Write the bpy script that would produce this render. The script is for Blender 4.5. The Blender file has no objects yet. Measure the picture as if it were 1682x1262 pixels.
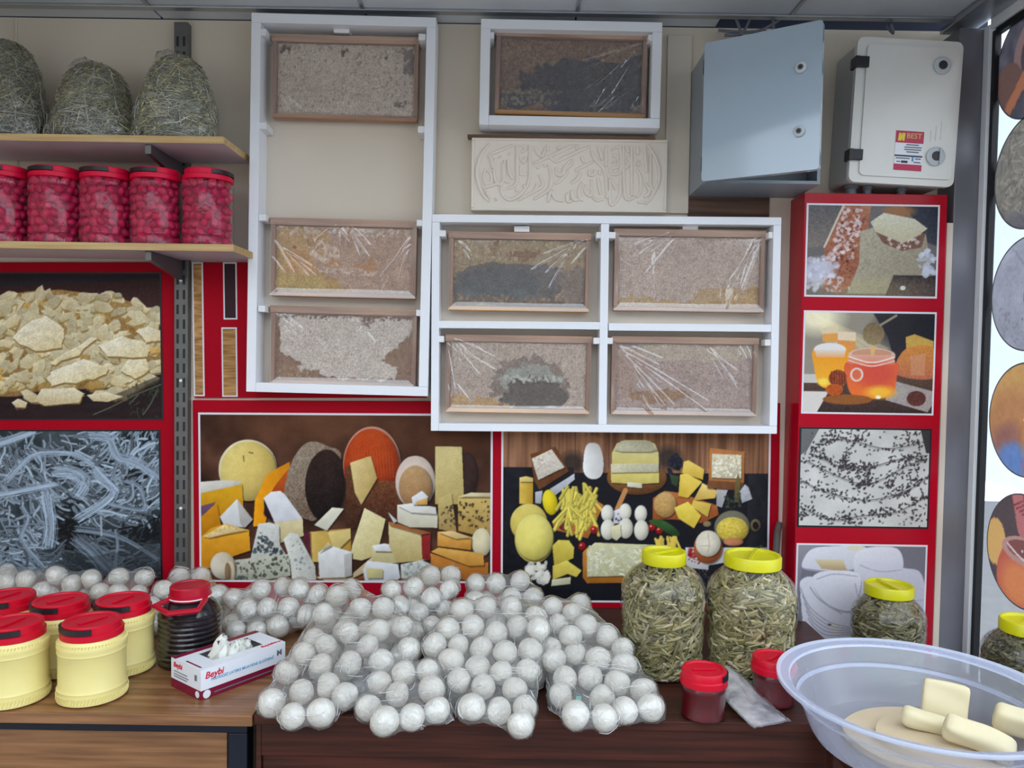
import bpy, bmesh, math, random
import numpy as np
from mathutils import Vector, Matrix

# ------------------------------------------------------------------ camera, sky, exposure
SC = bpy.context.scene
COL = SC.collection
F_PX, U0, V0 = 1270.0, 841.0, 631.0
CAM_Z = 1.5
CAM_ROT = Matrix.Rotation(math.radians(88.0), 3, 'X') @ Matrix.Rotation(math.radians(0.86), 3, 'Z')
_cd = bpy.data.cameras.new('camera')
_cd.sensor_width = 36.0
_cd.sensor_fit = 'HORIZONTAL'
_cd.lens = 36.0 * F_PX / 1682.0
_cd.clip_start = 0.05
CAM = bpy.data.objects.new('camera', _cd)
COL.objects.link(CAM)
CAM.matrix_world = Matrix.Translation((0, 0, CAM_Z)) @ CAM_ROT.to_4x4()
SC.camera = CAM

WORLD = bpy.data.worlds.new('sky')
SC.world = WORLD
WORLD.use_nodes = True
_bg = WORLD.node_tree.nodes['Background']
_bg.inputs['Color'].default_value = (0.80, 0.90, 1.0, 1)
_bg.inputs["Strength"].default_value = 2.8

SC.view_settings.view_transform = 'Standard'
SC.view_settings.look = 'None'
SC.view_settings.gamma = 1.0
SC.view_settings.exposure = 0.1
SC.view_settings.use_curve_mapping = False

W = 2.19            # back wall
TOP = 0.793         # table tops
CEIL = 2.43
R = math.radians
rng = random.Random(7)

def ray(u, v):
    d = CAM_ROT @ Vector(((u - U0) / F_PX, -(v - V0) / F_PX, -1.0))
    return d
def P(u, v, Y):
    d = ray(u, v); t = Y / d.y
    return Vector((d.x * t, Y, CAM_Z + d.z * t))
def PX(u, v, X):
    d = ray(u, v); t = X / d.x
    return Vector((X, d.y * t, CAM_Z + d.z * t))
def PZ(u, v, Z):
    d = ray(u, v); t = (Z - CAM_Z) / d.z
    return Vector((d.x * t, d.y * t, Z))

def rect(tl, tr, br, bl, Y):
    """true size, centre and tilt of an upright rectangle standing in plane Y"""
    a, b, c, d = (P(*q, Y) for q in (tl, tr, br, bl))
    ctr = (a + b + c + d) / 4
    w = ((b - a).length + (c - d).length) / 2
    h = ((a - d).length + (b - c).length) / 2
    ang = -(math.atan2(b.z - a.z, b.x - a.x) + math.atan2(c.z - d.z, c.x - d.x)) / 2
    return ctr, w, h, ang

# ------------------------------------------------------------------ colour / material helpers
def lin(c):
    c = c / 255.0
    return c / 12.92 if c <= 0.04045 else ((c + 0.055) / 1.055) ** 2.4
def rgb(r, g, b):
    return (lin(r), lin(g), lin(b), 1.0)
MATS = {}
def new_mat(name):
    m = bpy.data.materials.new(name)
    m.use_nodes = True
    m.node_tree.nodes.clear()
    MATS[name] = m
    return m, m.node_tree.nodes, m.node_tree.links

def principled(name, col, rough=0.5, metal=0.0, spec=0.5, vary=0.0, vscale=8.0, stretch=(1, 1, 1), bump=0.0, bscale=60.0,
               coat=0.0, trans=0.0, sss=0.0, col2=None, attr=None, detail=4.0):
    m, N, L = new_mat(name)
    out = N.new('ShaderNodeOutputMaterial'); b = N.new('ShaderNodeBsdfPrincipled')
    L.new(b.outputs[0], out.inputs[0])
    b.inputs['Base Color'].default_value = col
    b.inputs['Roughness'].default_value = rough
    b.inputs['Metallic'].default_value = metal
    b.inputs['Specular IOR Level'].default_value = spec
    b.inputs['Coat Weight'].default_value = coat
    b.inputs['Coat Roughness'].default_value = 0.06
    if trans: b.inputs['Transmission Weight'].default_value = trans
    if sss:
        b.inputs['Subsurface Weight'].default_value = sss
        b.inputs['Subsurface Radius'].default_value = (0.012, 0.010, 0.007)
    tc = N.new('ShaderNodeTexCoord'); mp = N.new('ShaderNodeMapping')
    mp.inputs['Scale'].default_value = stretch
    L.new(tc.outputs['Object'], mp.inputs[0])
    src = None
    if attr:
        a = N.new('ShaderNodeAttribute'); a.attribute_name = attr
        src = a.outputs['Color']
    if vary or col2:
        nz = N.new('ShaderNodeTexNoise'); nz.inputs['Scale'].default_value = vscale; nz.inputs['Detail'].default_value = detail
        L.new(mp.outputs[0], nz.inputs['Vector'])
        mx = N.new('ShaderNodeMix'); mx.data_type = 'RGBA'
        rp = N.new('ShaderNodeMapRange'); rp.inputs[1].default_value = 0.35; rp.inputs[2].default_value = 0.65
        L.new(nz.outputs['Fac'], rp.inputs[0]); L.new(rp.outputs[0], mx.inputs[0])
        if src is None:
            mx.inputs[6].default_value = col
            mx.inputs[7].default_value = col2 if col2 else tuple(c * (1 - vary) for c in col[:3]) + (1,)
        else:
            mu = N.new('ShaderNodeMix'); mu.data_type = 'RGBA'; mu.blend_type = 'MULTIPLY'; mu.inputs[0].default_value = 1.0
            L.new(src, mu.inputs[6]); mu.inputs[7].default_value = (1 - vary,) * 3 + (1,)
            L.new(src, mx.inputs[6]); L.new(mu.outputs[2], mx.inputs[7])
        src = mx.outputs[2]
    if src is not None:
        L.new(src, b.inputs['Base Color'])
    if bump:
        n2 = N.new('ShaderNodeTexNoise'); n2.inputs['Scale'].default_value = bscale; n2.inputs['Detail'].default_value = 3
        L.new(mp.outputs[0], n2.inputs['Vector'])
        bp = N.new('ShaderNodeBump'); bp.inputs['Strength'].default_value = bump; bp.inputs['Distance'].default_value = 0.004
        L.new(n2.outputs['Fac'], bp.inputs['Height']); L.new(bp.outputs[0], b.inputs['Normal'])
    return m

def film(name, tint=(0.97, 0.97, 0.97, 1), haze=0.05, hazecol=(0.85, 0.87, 0.88, 1), rough=0.1, ior=1.5, gloss=1.0,
         bump=0.0, bscale=30.0, stretch=(1, 1, 1)):
    """thin clear plastic: transparent sheet with a Fresnel gloss and a little milkiness"""
    m, N, L = new_mat(name)
    out = N.new('ShaderNodeOutputMaterial')
    tr = N.new('ShaderNodeBsdfTransparent'); tr.inputs[0].default_value = tint
    df = N.new('ShaderNodeBsdfDiffuse'); df.inputs[0].default_value = hazecol
    gl = N.new('ShaderNodeBsdfGlossy'); gl.inputs['Roughness'].default_value = rough
    gl.inputs[0].default_value = (gloss, gloss, gloss, 1)
    m1 = N.new('ShaderNodeMixShader'); m1.inputs[0].default_value = haze
    m2 = N.new('ShaderNodeMixShader')
    fr = N.new('ShaderNodeFresnel')
    ge = N.new('ShaderNodeNewGeometry'); mr = N.new('ShaderNodeMapRange')      # a thin sheet reflects alike from both faces
    mr.inputs[3].default_value = ior; mr.inputs[4].default_value = 1.0 / ior
    L.new(ge.outputs['Backfacing'], mr.inputs[0]); L.new(mr.outputs[0], fr.inputs['IOR'])
    L.new(tr.outputs[0], m1.inputs[1]); L.new(df.outputs[0], m1.inputs[2])
    L.new(fr.outputs[0], m2.inputs[0]); L.new(m1.outputs[0], m2.inputs[1]); L.new(gl.outputs[0], m2.inputs[2])
    L.new(m2.outputs[0], out.inputs[0])
    if bump:
        tc = N.new('ShaderNodeTexCoord'); mp = N.new('ShaderNodeMapping'); mp.inputs['Scale'].default_value = stretch
        L.new(tc.outputs['Object'], mp.inputs[0])
        nz = N.new('ShaderNodeTexNoise'); nz.inputs['Scale'].default_value = bscale; nz.inputs['Detail'].default_value = 4
        nz.inputs['Distortion'].default_value = 1.2
        L.new(mp.outputs[0], nz.inputs['Vector'])
        bp = N.new('ShaderNodeBump'); bp.inputs['Strength'].default_value = bump; bp.inputs['Distance'].default_value = 0.01
        L.new(nz.outputs['Fac'], bp.inputs['Height'])
        L.new(bp.outputs[0], gl.inputs['Normal']); L.new(bp.outputs[0], fr.inputs['Normal'])
    return m

def wood(name, c1, c2, rough=0.45, axis=0, scale=6.0, coat=0.0, spec=0.5):
    st = [14.0, 14.0, 14.0]; st[axis] = 0.7
    return principled(name, c1, rough=rough, col2=c2, vscale=scale, stretch=tuple(st), bump=0.08, bscale=scale * 3, coat=coat, detail=7, spec=spec)

# ------------------------------------------------------------------ mesh helpers
class MB:
    def __init__(s):
        s.v = []; s.f = []; s.c = []
    def add(s, vs, fs, col=None):
        o = len(s.v); s.v += [tuple(q) for q in vs]; s.f += [tuple(i + o for i in f) for f in fs]
        if col is not None: s.c += [col] * len(vs)
        return s
    def box(s, x0, x1, y0, y1, z0, z1, col=None, bev=0.0):
        if bev <= 0:
            return s.add([(x0, y0, z0), (x1, y0, z0), (x1, y1, z0), (x0, y1, z0), (x0, y0, z1), (x1, y0, z1), (x1, y1, z1), (x0, y1, z1)],
                         [(3, 2, 1, 0), (4, 5, 6, 7), (0, 1, 5, 4), (1, 2, 6, 5), (2, 3, 7, 6), (3, 0, 4, 7)], col)
        b = min(bev, (x1 - x0) / 2.01, (y1 - y0) / 2.01, (z1 - z0) / 2.01)
        bm = bmesh.new(); bmesh.ops.create_cube(bm, size=1)
        for q in bm.verts:
            q.co = Vector((x0 + (q.co.x + .5) * (x1 - x0), y0 + (q.co.y + .5) * (y1 - y0), z0 + (q.co.z + .5) * (z1 - z0)))
        bmesh.ops.bevel(bm, geom=bm.edges[:], offset=b, segments=2, affect='EDGES', profile=0.6)
        s.bm(bm, col); return s
    def bm(s, bm, col=None):
        bm.verts.index_update()
        s.add([q.co[:] for q in bm.verts], [[q.index for q in f.verts] for f in bm.faces], col); bm.free()
    def lathe(s, prof, n=32, center=(0, 0, 0), cap0=True, cap1=True, sx=1.0, sy=1.0, col=None, ribs=0, ribamp=0.0):
        cx, cy, cz = center; vs = []; fs = []
        for r_, z_ in prof:
            for i in range(n):
                a = 2 * math.pi * i / n
                rr = r_
                vs.append((cx + rr * sx * math.cos(a), cy + rr * sy * math.sin(a), cz + z_))
        m = len(prof)
        for j in range(m - 1):
            for i in range(n):
                k = (i + 1) % n
                fs.append((j * n + i, j * n + k, (j + 1) * n + k, (j + 1) * n + i))
        if cap0: fs.append(tuple(reversed(range(n))))
        if cap1: fs.append(tuple((m - 1) * n + i for i in range(n)))
        return s.add(vs, fs, col)
    def tube(s, pts, rad, n=8, col=None, flat=None, cap=True):
        pts = [Vector(p) for p in pts]; m = len(pts)
        rads = rad if isinstance(rad, (list, tuple)) else [rad] * m
        vs = []; fs = []
        up = None
        for j, p in enumerate(pts):
            t = (pts[min(j + 1, m - 1)] - pts[max(j - 1, 0)])
            if t.length < 1e-9: t = Vector((0, 0, 1))
            t.normalize()
            if flat is not None:
                a = Vector(flat)
            else:
                a = up if up is not None else (Vector((0, 0, 1)) if abs(t.z) < 0.9 else Vector((1, 0, 0)))
            b = t.cross(a)
            if b.length < 1e-6: b = t.cross(Vector((0.3, 1, 0.2)))
            b.normalize(); a = b.cross(t).normalized(); up = a
            for i in range(n):
                an = 2 * math.pi * i / n
                k = 1.0 if flat is None else 0.95
                vs.append(p + (b * math.cos(an) + a * k * math.sin(an)) * rads[j])
        for j in range(m - 1):
            for i in range(n):
                k = (i + 1) % n
                fs.append((j * n + i, j * n + k, (j + 1) * n + k, (j + 1) * n + i))
        if cap:
            fs.append(tuple(reversed(range(n)))); fs.append(tuple((m - 1) * n + i for i in range(n)))
        return s.add(vs, fs, col)
    def prism(s, poly, a0, a1, axis='y', col=None):
        """polygon in the other two axes, extruded along axis"""
        n = len(poly)
        def mk(p, t):
            return {'y': (p[0], t, p[1]), 'x': (t, p[0], p[1]), 'z': (p[0], p[1], t)}[axis]
        vs = [mk(p, a0) for p in poly] + [mk(p, a1) for p in poly]
        fs = [tuple(range(n)), tuple(reversed(range(n, 2 * n)))] + [(i, n + i, n + (i + 1) % n, (i + 1) % n) for i in range(n)]
        return s.add(vs, fs, col)
    def mesh(s, name):
        me = bpy.data.meshes.new(name); me.from_pydata(s.v, [], s.f)
        if s.c and len(s.c) == len(s.v):
            at = me.color_attributes.new('Col', 'FLOAT_COLOR', 'POINT')
            at.data.foreach_set('color', np.array([tuple(c) for c in s.c], dtype=np.float32).ravel())
        bm = bmesh.new(); bm.from_mesh(me); bmesh.ops.recalc_face_normals(bm, faces=bm.faces[:]); bm.to_mesh(me); bm.free()
        return me
    def build(s, name, mat, parent=None, smooth=False, loc=(0, 0, 0), rot=(0, 0, 0)):
        return place(name, s.mesh(name), mat, parent, smooth, loc, rot)

def place(name, me, mat, parent=None, smooth=False, loc=(0, 0, 0), rot=(0, 0, 0)):
    if mat is not None and not me.materials:
        me.materials.append(MATS[mat] if isinstance(mat, str) else mat)
    if smooth:
        me.polygons.foreach_set('use_smooth', [True] * len(me.polygons))
        if smooth == 'auto':
            try: me.set_sharp_from_angle(angle=R(38))
            except Exception: pass
    o = bpy.data.objects.new(name, me)
    COL.objects.link(o); o.parent = parent; o.location = loc; o.rotation_euler = rot
    return o

def tag(o, label=None, cat=None, group=None, kind=None):
    if label: o['label'] = label
    if cat: o['category'] = cat
    if group: o['group'] = group
    if kind: o['kind'] = kind
    return o
def thing(name, label, cat, loc=(0, 0, 0), rot=(0, 0, 0), group=None):
    o = bpy.data.objects.new(name, None); COL.objects.link(o)
    o.empty_display_size = 0.05
    o.location = loc; o.rotation_euler = rot
    return tag(o, label, cat, group)
def struct(o):
    o['kind'] = 'structure'; return o
def copy_tree(o, parent=None):
    c = o.copy(); COL.objects.link(c); c.parent = parent
    for ch in [q for q in bpy.data.objects if q.parent == o]:
        copy_tree(ch, c)
    return c
_TXT = {}
def text_mesh(s, size, shear=0.0, bold=0.0):
    cu = bpy.data.curves.new('lettering', 'FONT'); cu.body = s; cu.size = size; cu.shear = shear; cu.offset = bold
    cu.align_x = 'CENTER'; cu.align_y = 'CENTER'; cu.resolution_u = 3; cu.extrude = 0.0002
    ob = bpy.data.objects.new('lettering', cu); COL.objects.link(ob)
    dg = bpy.context.evaluated_depsgraph_get()
    me = bpy.data.meshes.new_from_object(ob.evaluated_get(dg))
    bpy.data.objects.remove(ob); bpy.data.curves.remove(cu)
    return me
# ------------------------------------------------------------------ materials
principled('wall_paint', rgb(229, 216, 197), 0.7, vary=0.06, vscale=2.0, bump=0.05, bscale=40)
principled('panel_paint', rgb(224, 212, 196), 0.6, vary=0.05, vscale=3.0)
principled('ceiling_tile', rgb(214, 220, 226), 0.35, vary=0.10, vscale=7.0, spec=0.5)
principled('alu', rgb(180, 184, 190), 0.32, metal=0.85, vary=0.1, vscale=10)
principled('alu_bright', rgb(236, 238, 242), 0.3, metal=0.0)
principled('frame_grey', rgb(124, 124, 132), 0.45, metal=0.3, vary=0.08, vscale=12)
principled('rubber', rgb(14, 14, 20), 0.6)
principled('dark_void', rgb(60, 66, 84), 0.9)
principled('floor_tile', rgb(120, 114, 108), 0.4, vary=0.1, vscale=3)
principled('white_board', rgb(241, 243, 249), 0.35, vary=0.03, vscale=5)
principled('white_peg', rgb(236, 236, 238), 0.4)
principled('red_print', rgb(172, 0, 30), 0.6, vary=0.05, vscale=4, spec=0.12)
principled('red_gloss', rgb(180, 2, 34), 0.2, spec=0.25, vary=0.05, vscale=4, bump=0.06, bscale=25)
principled('border_white', rgb(228, 226, 232), 0.4)
principled('border_black', rgb(20, 16, 26), 0.4)
principled('print', (1, 1, 1, 1), 0.5, attr='Col', spec=0.15)
principled('print_gloss', (1, 1, 1, 1), 0.25, attr='Col', spec=0.25)
wood('shelf_edge', rgb(206, 178, 126), rgb(188, 150, 98), 0.5)
principled('shelf_laminate', rgb(196, 184, 194), 0.4, vary=0.05)
wood('light_oak', rgb(150, 106, 70), rgb(112, 74, 46), 0.4, coat=0.15)
wood('dark_walnut', rgb(78, 38, 28), rgb(50, 26, 20), 0.42, spec=0.3)
wood('brown_board', rgb(128, 96, 74), rgb(76, 54, 46), 0.7, scale=3)
principled('black_steel', rgb(22, 28, 44), 0.4, metal=0.2)
principled('rail_steel', rgb(118, 118, 116), 0.45, metal=0.6, vary=0.15, vscale=20)
principled('slot_dark', rgb(40, 42, 46), 0.8)
principled('bracket_steel', rgb(92, 84, 90), 0.4, metal=0.4)
wood('hive_wood', rgb(190, 148, 118), rgb(150, 110, 88), 0.6, scale=5)
wood('hive_wood_upright', rgb(178, 136, 112), rgb(138, 100, 84), 0.6, axis=2, scale=5)
wood('hive_wood_warm', rgb(214, 160, 92), rgb(180, 124, 66), 0.6, scale=5)
principled('plaster', rgb(240, 229, 216), 0.6, vary=0.04, vscale=6)
principled('abs_grey', rgb(166, 184, 200), 0.14, coat=0.6, spec=0.6)
principled('abs_body', rgb(140, 150, 158), 0.4)
principled('abs_cream', rgb(226, 224, 218), 0.3, vary=0.03, coat=0.2)
principled('abs_cream_body', rgb(186, 186, 184), 0.45)
principled('black_plastic', rgb(24, 24, 30), 0.4)
principled('grey_plastic', rgb(104, 110, 118), 0.5)
principled('lock_grey', rgb(196, 202, 206), 0.35)
principled('cable', rgb(120, 124, 136), 0.5)
principled('red_lid', rgb(200, 6, 40), 0.38, spec=0.3, vary=0.05)
principled('pink_lid', rgb(220, 12, 60), 0.4, spec=0.25)
principled('dark_red_lid', rgb(176, 8, 40), 0.32)
principled('yellow_lid', rgb(208, 202, 14), 0.35)
principled('cream', rgb(230, 215, 142), 0.4, sss=0.15, vary=0.03, vscale=20, bump=0.05, bscale=40)
principled('molasses', rgb(22, 18, 26), 0.25, coat=0.3)
principled('red_paste', rgb(92, 8, 20), 0.4, vary=0.3, vscale=40)
principled('brine', rgb(150, 14, 72), 0.5)
principled('olive', rgb(204, 16, 80), 0.4, vary=0.35, vscale=18, spec=0.3)
principled('pickle', (1, 1, 1, 1), 0.4, attr='Col', spec=0.5)
principled('pickle_core', rgb(92, 88, 44), 0.7, vary=0.4, vscale=40)
principled('hay', (1, 1, 1, 1), 0.7, attr='Col')
principled('hay_core', rgb(84, 82, 66), 0.9, vary=0.5, vscale=60, bump=0.5, bscale=120)
principled('cheese_ball', rgb(218, 213, 203), 0.75, vary=0.10, vscale=1.4, bump=1.0, bscale=2.6, sss=0.0)
principled('cheese_block', rgb(220, 207, 170), 0.55, vary=0.06, vscale=10, bump=0.12, bscale=40, sss=0.15)
principled('cheese_slab', rgb(206, 186, 154), 0.55, vary=0.08, vscale=10)
principled('carton_white', rgb(228, 232, 240), 0.4)
principled('carton_maroon', rgb(124, 14, 50), 0.4)
principled('ink_red', rgb(206, 20, 56), 0.5)
principled('ink_blue', rgb(92, 156, 204), 0.5)
principled('ink_grey', rgb(110, 112, 124), 0.5)
principled('ink_dark', rgb(34, 52, 74), 0.5)
principled('ink_yellow', rgb(238, 216, 60), 0.5)
principled('ink_gold', rgb(224, 180, 110), 0.5)
principled('sticker_red', rgb(190, 24, 76), 0.4)
principled('sticker_white', rgb(236, 238, 244), 0.4)
principled('glove', rgb(220, 220, 212), 0.6, trans=0.0, sss=0.2)
principled('stick_bark', rgb(96, 86, 84), 0.8, vary=0.3, vscale=20)
principled('pouch_fill', rgb(206, 200, 198), 0.8, col2=rgb(110, 108, 110), vscale=26, bump=0.5, bscale=60)
principled('teal_tag', rgb(90, 180, 170), 0.5)
principled('facade', rgb(182, 188, 200), 0.8, vary=0.06)
principled('facade_far', rgb(150, 140, 130), 0.8, vary=0.2, vscale=1.0)
principled('blue_paint', rgb(120, 160, 210), 0.5)
principled('pavement', rgb(128, 126, 126), 0.8, vary=0.1)
film('pet', haze=0.0, rough=0.07, ior=1.33, bump=0.05, bscale=20)
film('pet_ribbed', haze=0.01, rough=0.08, ior=1.4, bump=0.12, bscale=14, stretch=(1, 1, 2.4))
film('bag_film', haze=0.11, rough=0.13, ior=1.75, bump=1.0, bscale=30, stretch=(1, 1, 0.45), gloss=1.0)
film('film_fold', haze=0.34, rough=0.12, ior=1.8, gloss=1.0)
film('hay_film', haze=0.04, rough=0.13, ior=1.7, bump=0.9, bscale=26, gloss=1.0)
film('cling_film', haze=0.03, rough=0.10, ior=2.0, gloss=1.0)
film('window_glass', haze=0.0, rough=0.02, ior=1.35, gloss=0.6)
film('tub_rim', tint=(0.84, 0.88, 0.97, 1), haze=0.50, hazecol=(0.80, 0.85, 0.98, 1), rough=0.22, ior=1.5, bump=0.06, bscale=50)
film('wash_tub', tint=(0.80, 0.82, 0.92, 1), haze=0.27, hazecol=(0.80, 0.85, 0.98, 1), rough=0.22, ior=1.5, bump=0.06, bscale=50)

# picture stickers: thin print that daylight shines through
def sticker_material():
    m, N, L = new_mat('sticker_print')
    out = N.new('ShaderNodeOutputMaterial'); a = N.new('ShaderNodeAttribute'); a.attribute_name = 'Col'
    d = N.new('ShaderNodeBsdfDiffuse'); t = N.new('ShaderNodeBsdfTranslucent'); mx = N.new('ShaderNodeMixShader'); mx.inputs[0].default_value = 0.42
    L.new(a.outputs['Color'], d.inputs[0]); L.new(a.outputs['Color'], t.inputs[0])
    L.new(d.outputs[0], mx.inputs[1]); L.new(t.outputs[0], mx.inputs[2]); L.new(mx.outputs[0], out.inputs[0])
sticker_material()

# honeycomb: vertex-coloured wax with fine cell relief
def comb_material():
    m, N, L = new_mat('comb')
    out = N.new('ShaderNodeOutputMaterial'); b = N.new('ShaderNodeBsdfPrincipled'); L.new(b.outputs[0], out.inputs[0])
    a = N.new('ShaderNodeAttribute'); a.attribute_name = 'Col'
    tc = N.new('ShaderNodeTexCoord')
    vo = N.new('ShaderNodeTexVoronoi'); vo.inputs['Scale'].default_value = 190; vo.inputs['Randomness'].default_value = 0.55
    L.new(tc.outputs['Object'], vo.inputs['Vector'])
    rp = N.new('ShaderNodeMapRange'); rp.inputs[1].default_value = 0.1; rp.inputs[2].default_value = 0.62
    rp.inputs[3].default_value = 1.1; rp.inputs[4].default_value = 0.72
    L.new(vo.outputs['Distance'], rp.inputs[0])
    mx = N.new('ShaderNodeVectorMath'); mx.operation = 'SCALE'
    L.new(a.outputs['Color'], mx.inputs[0]); L.new(rp.outputs[0], mx.inputs['Scale'])
    L.new(mx.outputs[0], b.inputs['Base Color'])
    b.inputs['Roughness'].default_value = 0.6
    bp = N.new('ShaderNodeBump'); bp.inputs['Strength'].default_value = 0.5; bp.inputs['Distance'].default_value = 0.002; bp.invert = True
    L.new(vo.outputs['Distance'], bp.inputs['Height']); L.new(bp.outputs[0], b.inputs['Normal'])
comb_material()
# ------------------------------------------------------------------ flat print: colours of the printed pictures, as vertex colours of a fine sheet
def smooth_closed(pts, k=6):
    n = len(pts); out = []
    for i in range(n):
        p0, p1, p2, p3 = (np.array(pts[(i + j - 1) % n], float) for j in range(4))
        for t in np.linspace(0, 1, k, endpoint=False):
            out.append(tuple(0.5 * ((2 * p1) + (-p0 + p2) * t + (2 * p0 - 5 * p1 + 4 * p2 - p3) * t * t + (-p0 + 3 * p1 - 3 * p2 + p3) * t ** 3)))
    return out
def smooth_open(pts, k=6):
    pts = [np.array(p, float) for p in pts]; n = len(pts); out = []
    for i in range(n - 1):
        p0 = pts[max(i - 1, 0)]; p1 = pts[i]; p2 = pts[i + 1]; p3 = pts[min(i + 2, n - 1)]
        for t in np.linspace(0, 1, k, endpoint=False):
            out.append(tuple(0.5 * ((2 * p1) + (-p0 + p2) * t + (2 * p0 - 5 * p1 + 4 * p2 - p3) * t * t + (-p0 + 3 * p1 - 3 * p2 + p3) * t ** 3)))
    out.append(tuple(pts[-1]))
    return out

class Print:
    """region of a printed sheet, drawn in sheet coordinates"""
    def __init__(s, x0, y0, x1, y1, ox, oy, sc, bg, seed=1, den=1.7, mesh_den=0.85):
        s.w_px, s.h_px = x1 - x0, y1 - y0
        s.W = int((x1 - x0) * den); s.H = int((y1 - y0) * den)
        s.den = den / sc; s.mesh_den = mesh_den; s.pxden = den
        s.bx = (x0 - ox) * sc; s.by = (y0 - oy) * sc
        s.a = np.empty((s.H, s.W, 3), np.float32); s.a[:] = np.array(bg, np.float32)
        s.r = np.random.default_rng(seed)
        s.nf = s.noise(3); s.nc = s.noise(14); s.sh = None
    def noise(s, cell, yc=None):
        yc = yc or cell
        gh, gw = int(s.H / yc) + 3, int(s.W / cell) + 3
        g = s.r.random((gh, gw)).astype(np.float32) * 2 - 1
        y = np.arange(s.H) / yc; x = np.arange(s.W) / cell
        yi = y.astype(int); xi = x.astype(int); fy = (y - yi)[:, None]; fx = (x - xi)[None, :]
        return (g[yi][:, xi] * (1 - fy) * (1 - fx) + g[yi + 1][:, xi] * fy * (1 - fx) + g[yi][:, xi + 1] * (1 - fy) * fx + g[yi + 1][:, xi + 1] * fy * fx)
    def tx(s, p):
        return ((p[0] - s.bx) * s.den, (p[1] - s.by) * s.den)
    def _win(s, x0, y0, x1, y1):
        a, b = max(0, int(math.floor(y0))), min(s.H, int(math.ceil(y1)) + 1)
        c, d = max(0, int(math.floor(x0))), min(s.W, int(math.ceil(x1)) + 1)
        if a >= b or c >= d: return None
        return a, b, c, d
    def _blend(s, w, m, col, col2, dr, noise, alpha, coarse):
        a, b, c, d = w
        col = np.array(col, np.float32)
        if col2 is not None:
            yy, xx = np.mgrid[a:b, c:d].astype(np.float32)
            t = dr[0] * xx + dr[1] * yy
            sel = t[m > 0.5]
            if sel.size:
                t = np.clip((t - sel.min()) / max(1e-6, sel.max() - sel.min()), 0, 1)[..., None]
                pix = col * (1 - t) + np.array(col2, np.float32) * t
            else: pix = np.broadcast_to(col, m.shape + (3,))
        else:
            pix = np.broadcast_to(col, m.shape + (3,))
        if noise: pix = pix + (s.nf[a:b, c:d] * noise)[..., None]
        if coarse: pix = pix + (s.nc[a:b, c:d] * coarse)[..., None]
        m = (m * alpha)[..., None]
        s.a[a:b, c:d] = s.a[a:b, c:d] * (1 - m) + pix * m
    def poly(s, pts, col, col2=None, dr=(0, 1), noise=0, alpha=1.0, sm=False, coarse=0, mask=False):
        if sm: pts = smooth_closed(pts)
        q = [s.tx(p) for p in pts]
        xs = [p[0] for p in q]; ys = [p[1] for p in q]
        w = s._win(min(xs), min(ys), max(xs), max(ys))
        if w is None: return
        a, b, c, d = w
        m = np.zeros((b - a, d - c), np.float32)
        xx = np.arange(c, d) + 0.5
        for sub in (0.25, 0.75):
            yy = np.arange(a, b) + sub
            ins = np.zeros((b - a, d - c), bool)
            for i in range(len(q)):
                (x1, y1), (x2, y2) = q[i], q[(i + 1) % len(q)]
                if y1 == y2: continue
                cond = (y1 > yy) != (y2 > yy)
                if not cond.any(): continue
                xc = (x2 - x1) * (yy - y1) / (y2 - y1) + x1
                ins ^= cond[:, None] & (xx[None, :] < xc[:, None])
            m += ins * 0.5
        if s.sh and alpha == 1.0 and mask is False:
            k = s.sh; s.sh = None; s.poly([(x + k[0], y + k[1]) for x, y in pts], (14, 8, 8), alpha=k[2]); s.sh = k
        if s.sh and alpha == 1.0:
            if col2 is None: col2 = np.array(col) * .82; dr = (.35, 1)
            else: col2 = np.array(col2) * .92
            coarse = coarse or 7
        s._blend(w, m, col, col2, dr, noise, alpha, coarse)
    def ell(s, cx, cy, rx, ry, col, col2=None, dr=(0, 1), rot=0, noise=0, alpha=1.0, coarse=0, soft=0.0):
        x, y = s.tx((cx, cy)); rx *= s.den; ry *= s.den; k = max(rx, ry) * (1 + soft) + 1
        w = s._win(x - k, y - k, x + k, y + k)
        if w is None: return
        a, b, c, d = w
        yy, xx = np.mgrid[a:b, c:d].astype(np.float32)
        xx = xx + .5 - x; yy = yy + .5 - y
        ca, sa = math.cos(rot), math.sin(rot)
        e = np.sqrt(((xx * ca + yy * sa) / rx) ** 2 + ((-xx * sa + yy * ca) / ry) ** 2)
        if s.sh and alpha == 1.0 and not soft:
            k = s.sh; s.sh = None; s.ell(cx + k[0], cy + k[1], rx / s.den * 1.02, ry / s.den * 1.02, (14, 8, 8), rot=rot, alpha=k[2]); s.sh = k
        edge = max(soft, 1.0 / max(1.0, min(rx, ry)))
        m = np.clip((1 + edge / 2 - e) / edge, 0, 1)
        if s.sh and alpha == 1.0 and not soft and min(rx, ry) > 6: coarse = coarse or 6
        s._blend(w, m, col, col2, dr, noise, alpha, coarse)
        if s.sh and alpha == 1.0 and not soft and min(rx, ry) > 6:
            s.a[a:b, c:d] *= np.where(e[..., None] < 1.02, 1 - .30 * np.clip(np.hypot((xx * ca + yy * sa) / rx + .25, (-xx * sa + yy * ca) / ry + .25) / 1.3, 0, 1)[..., None] ** 3, 1)
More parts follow.
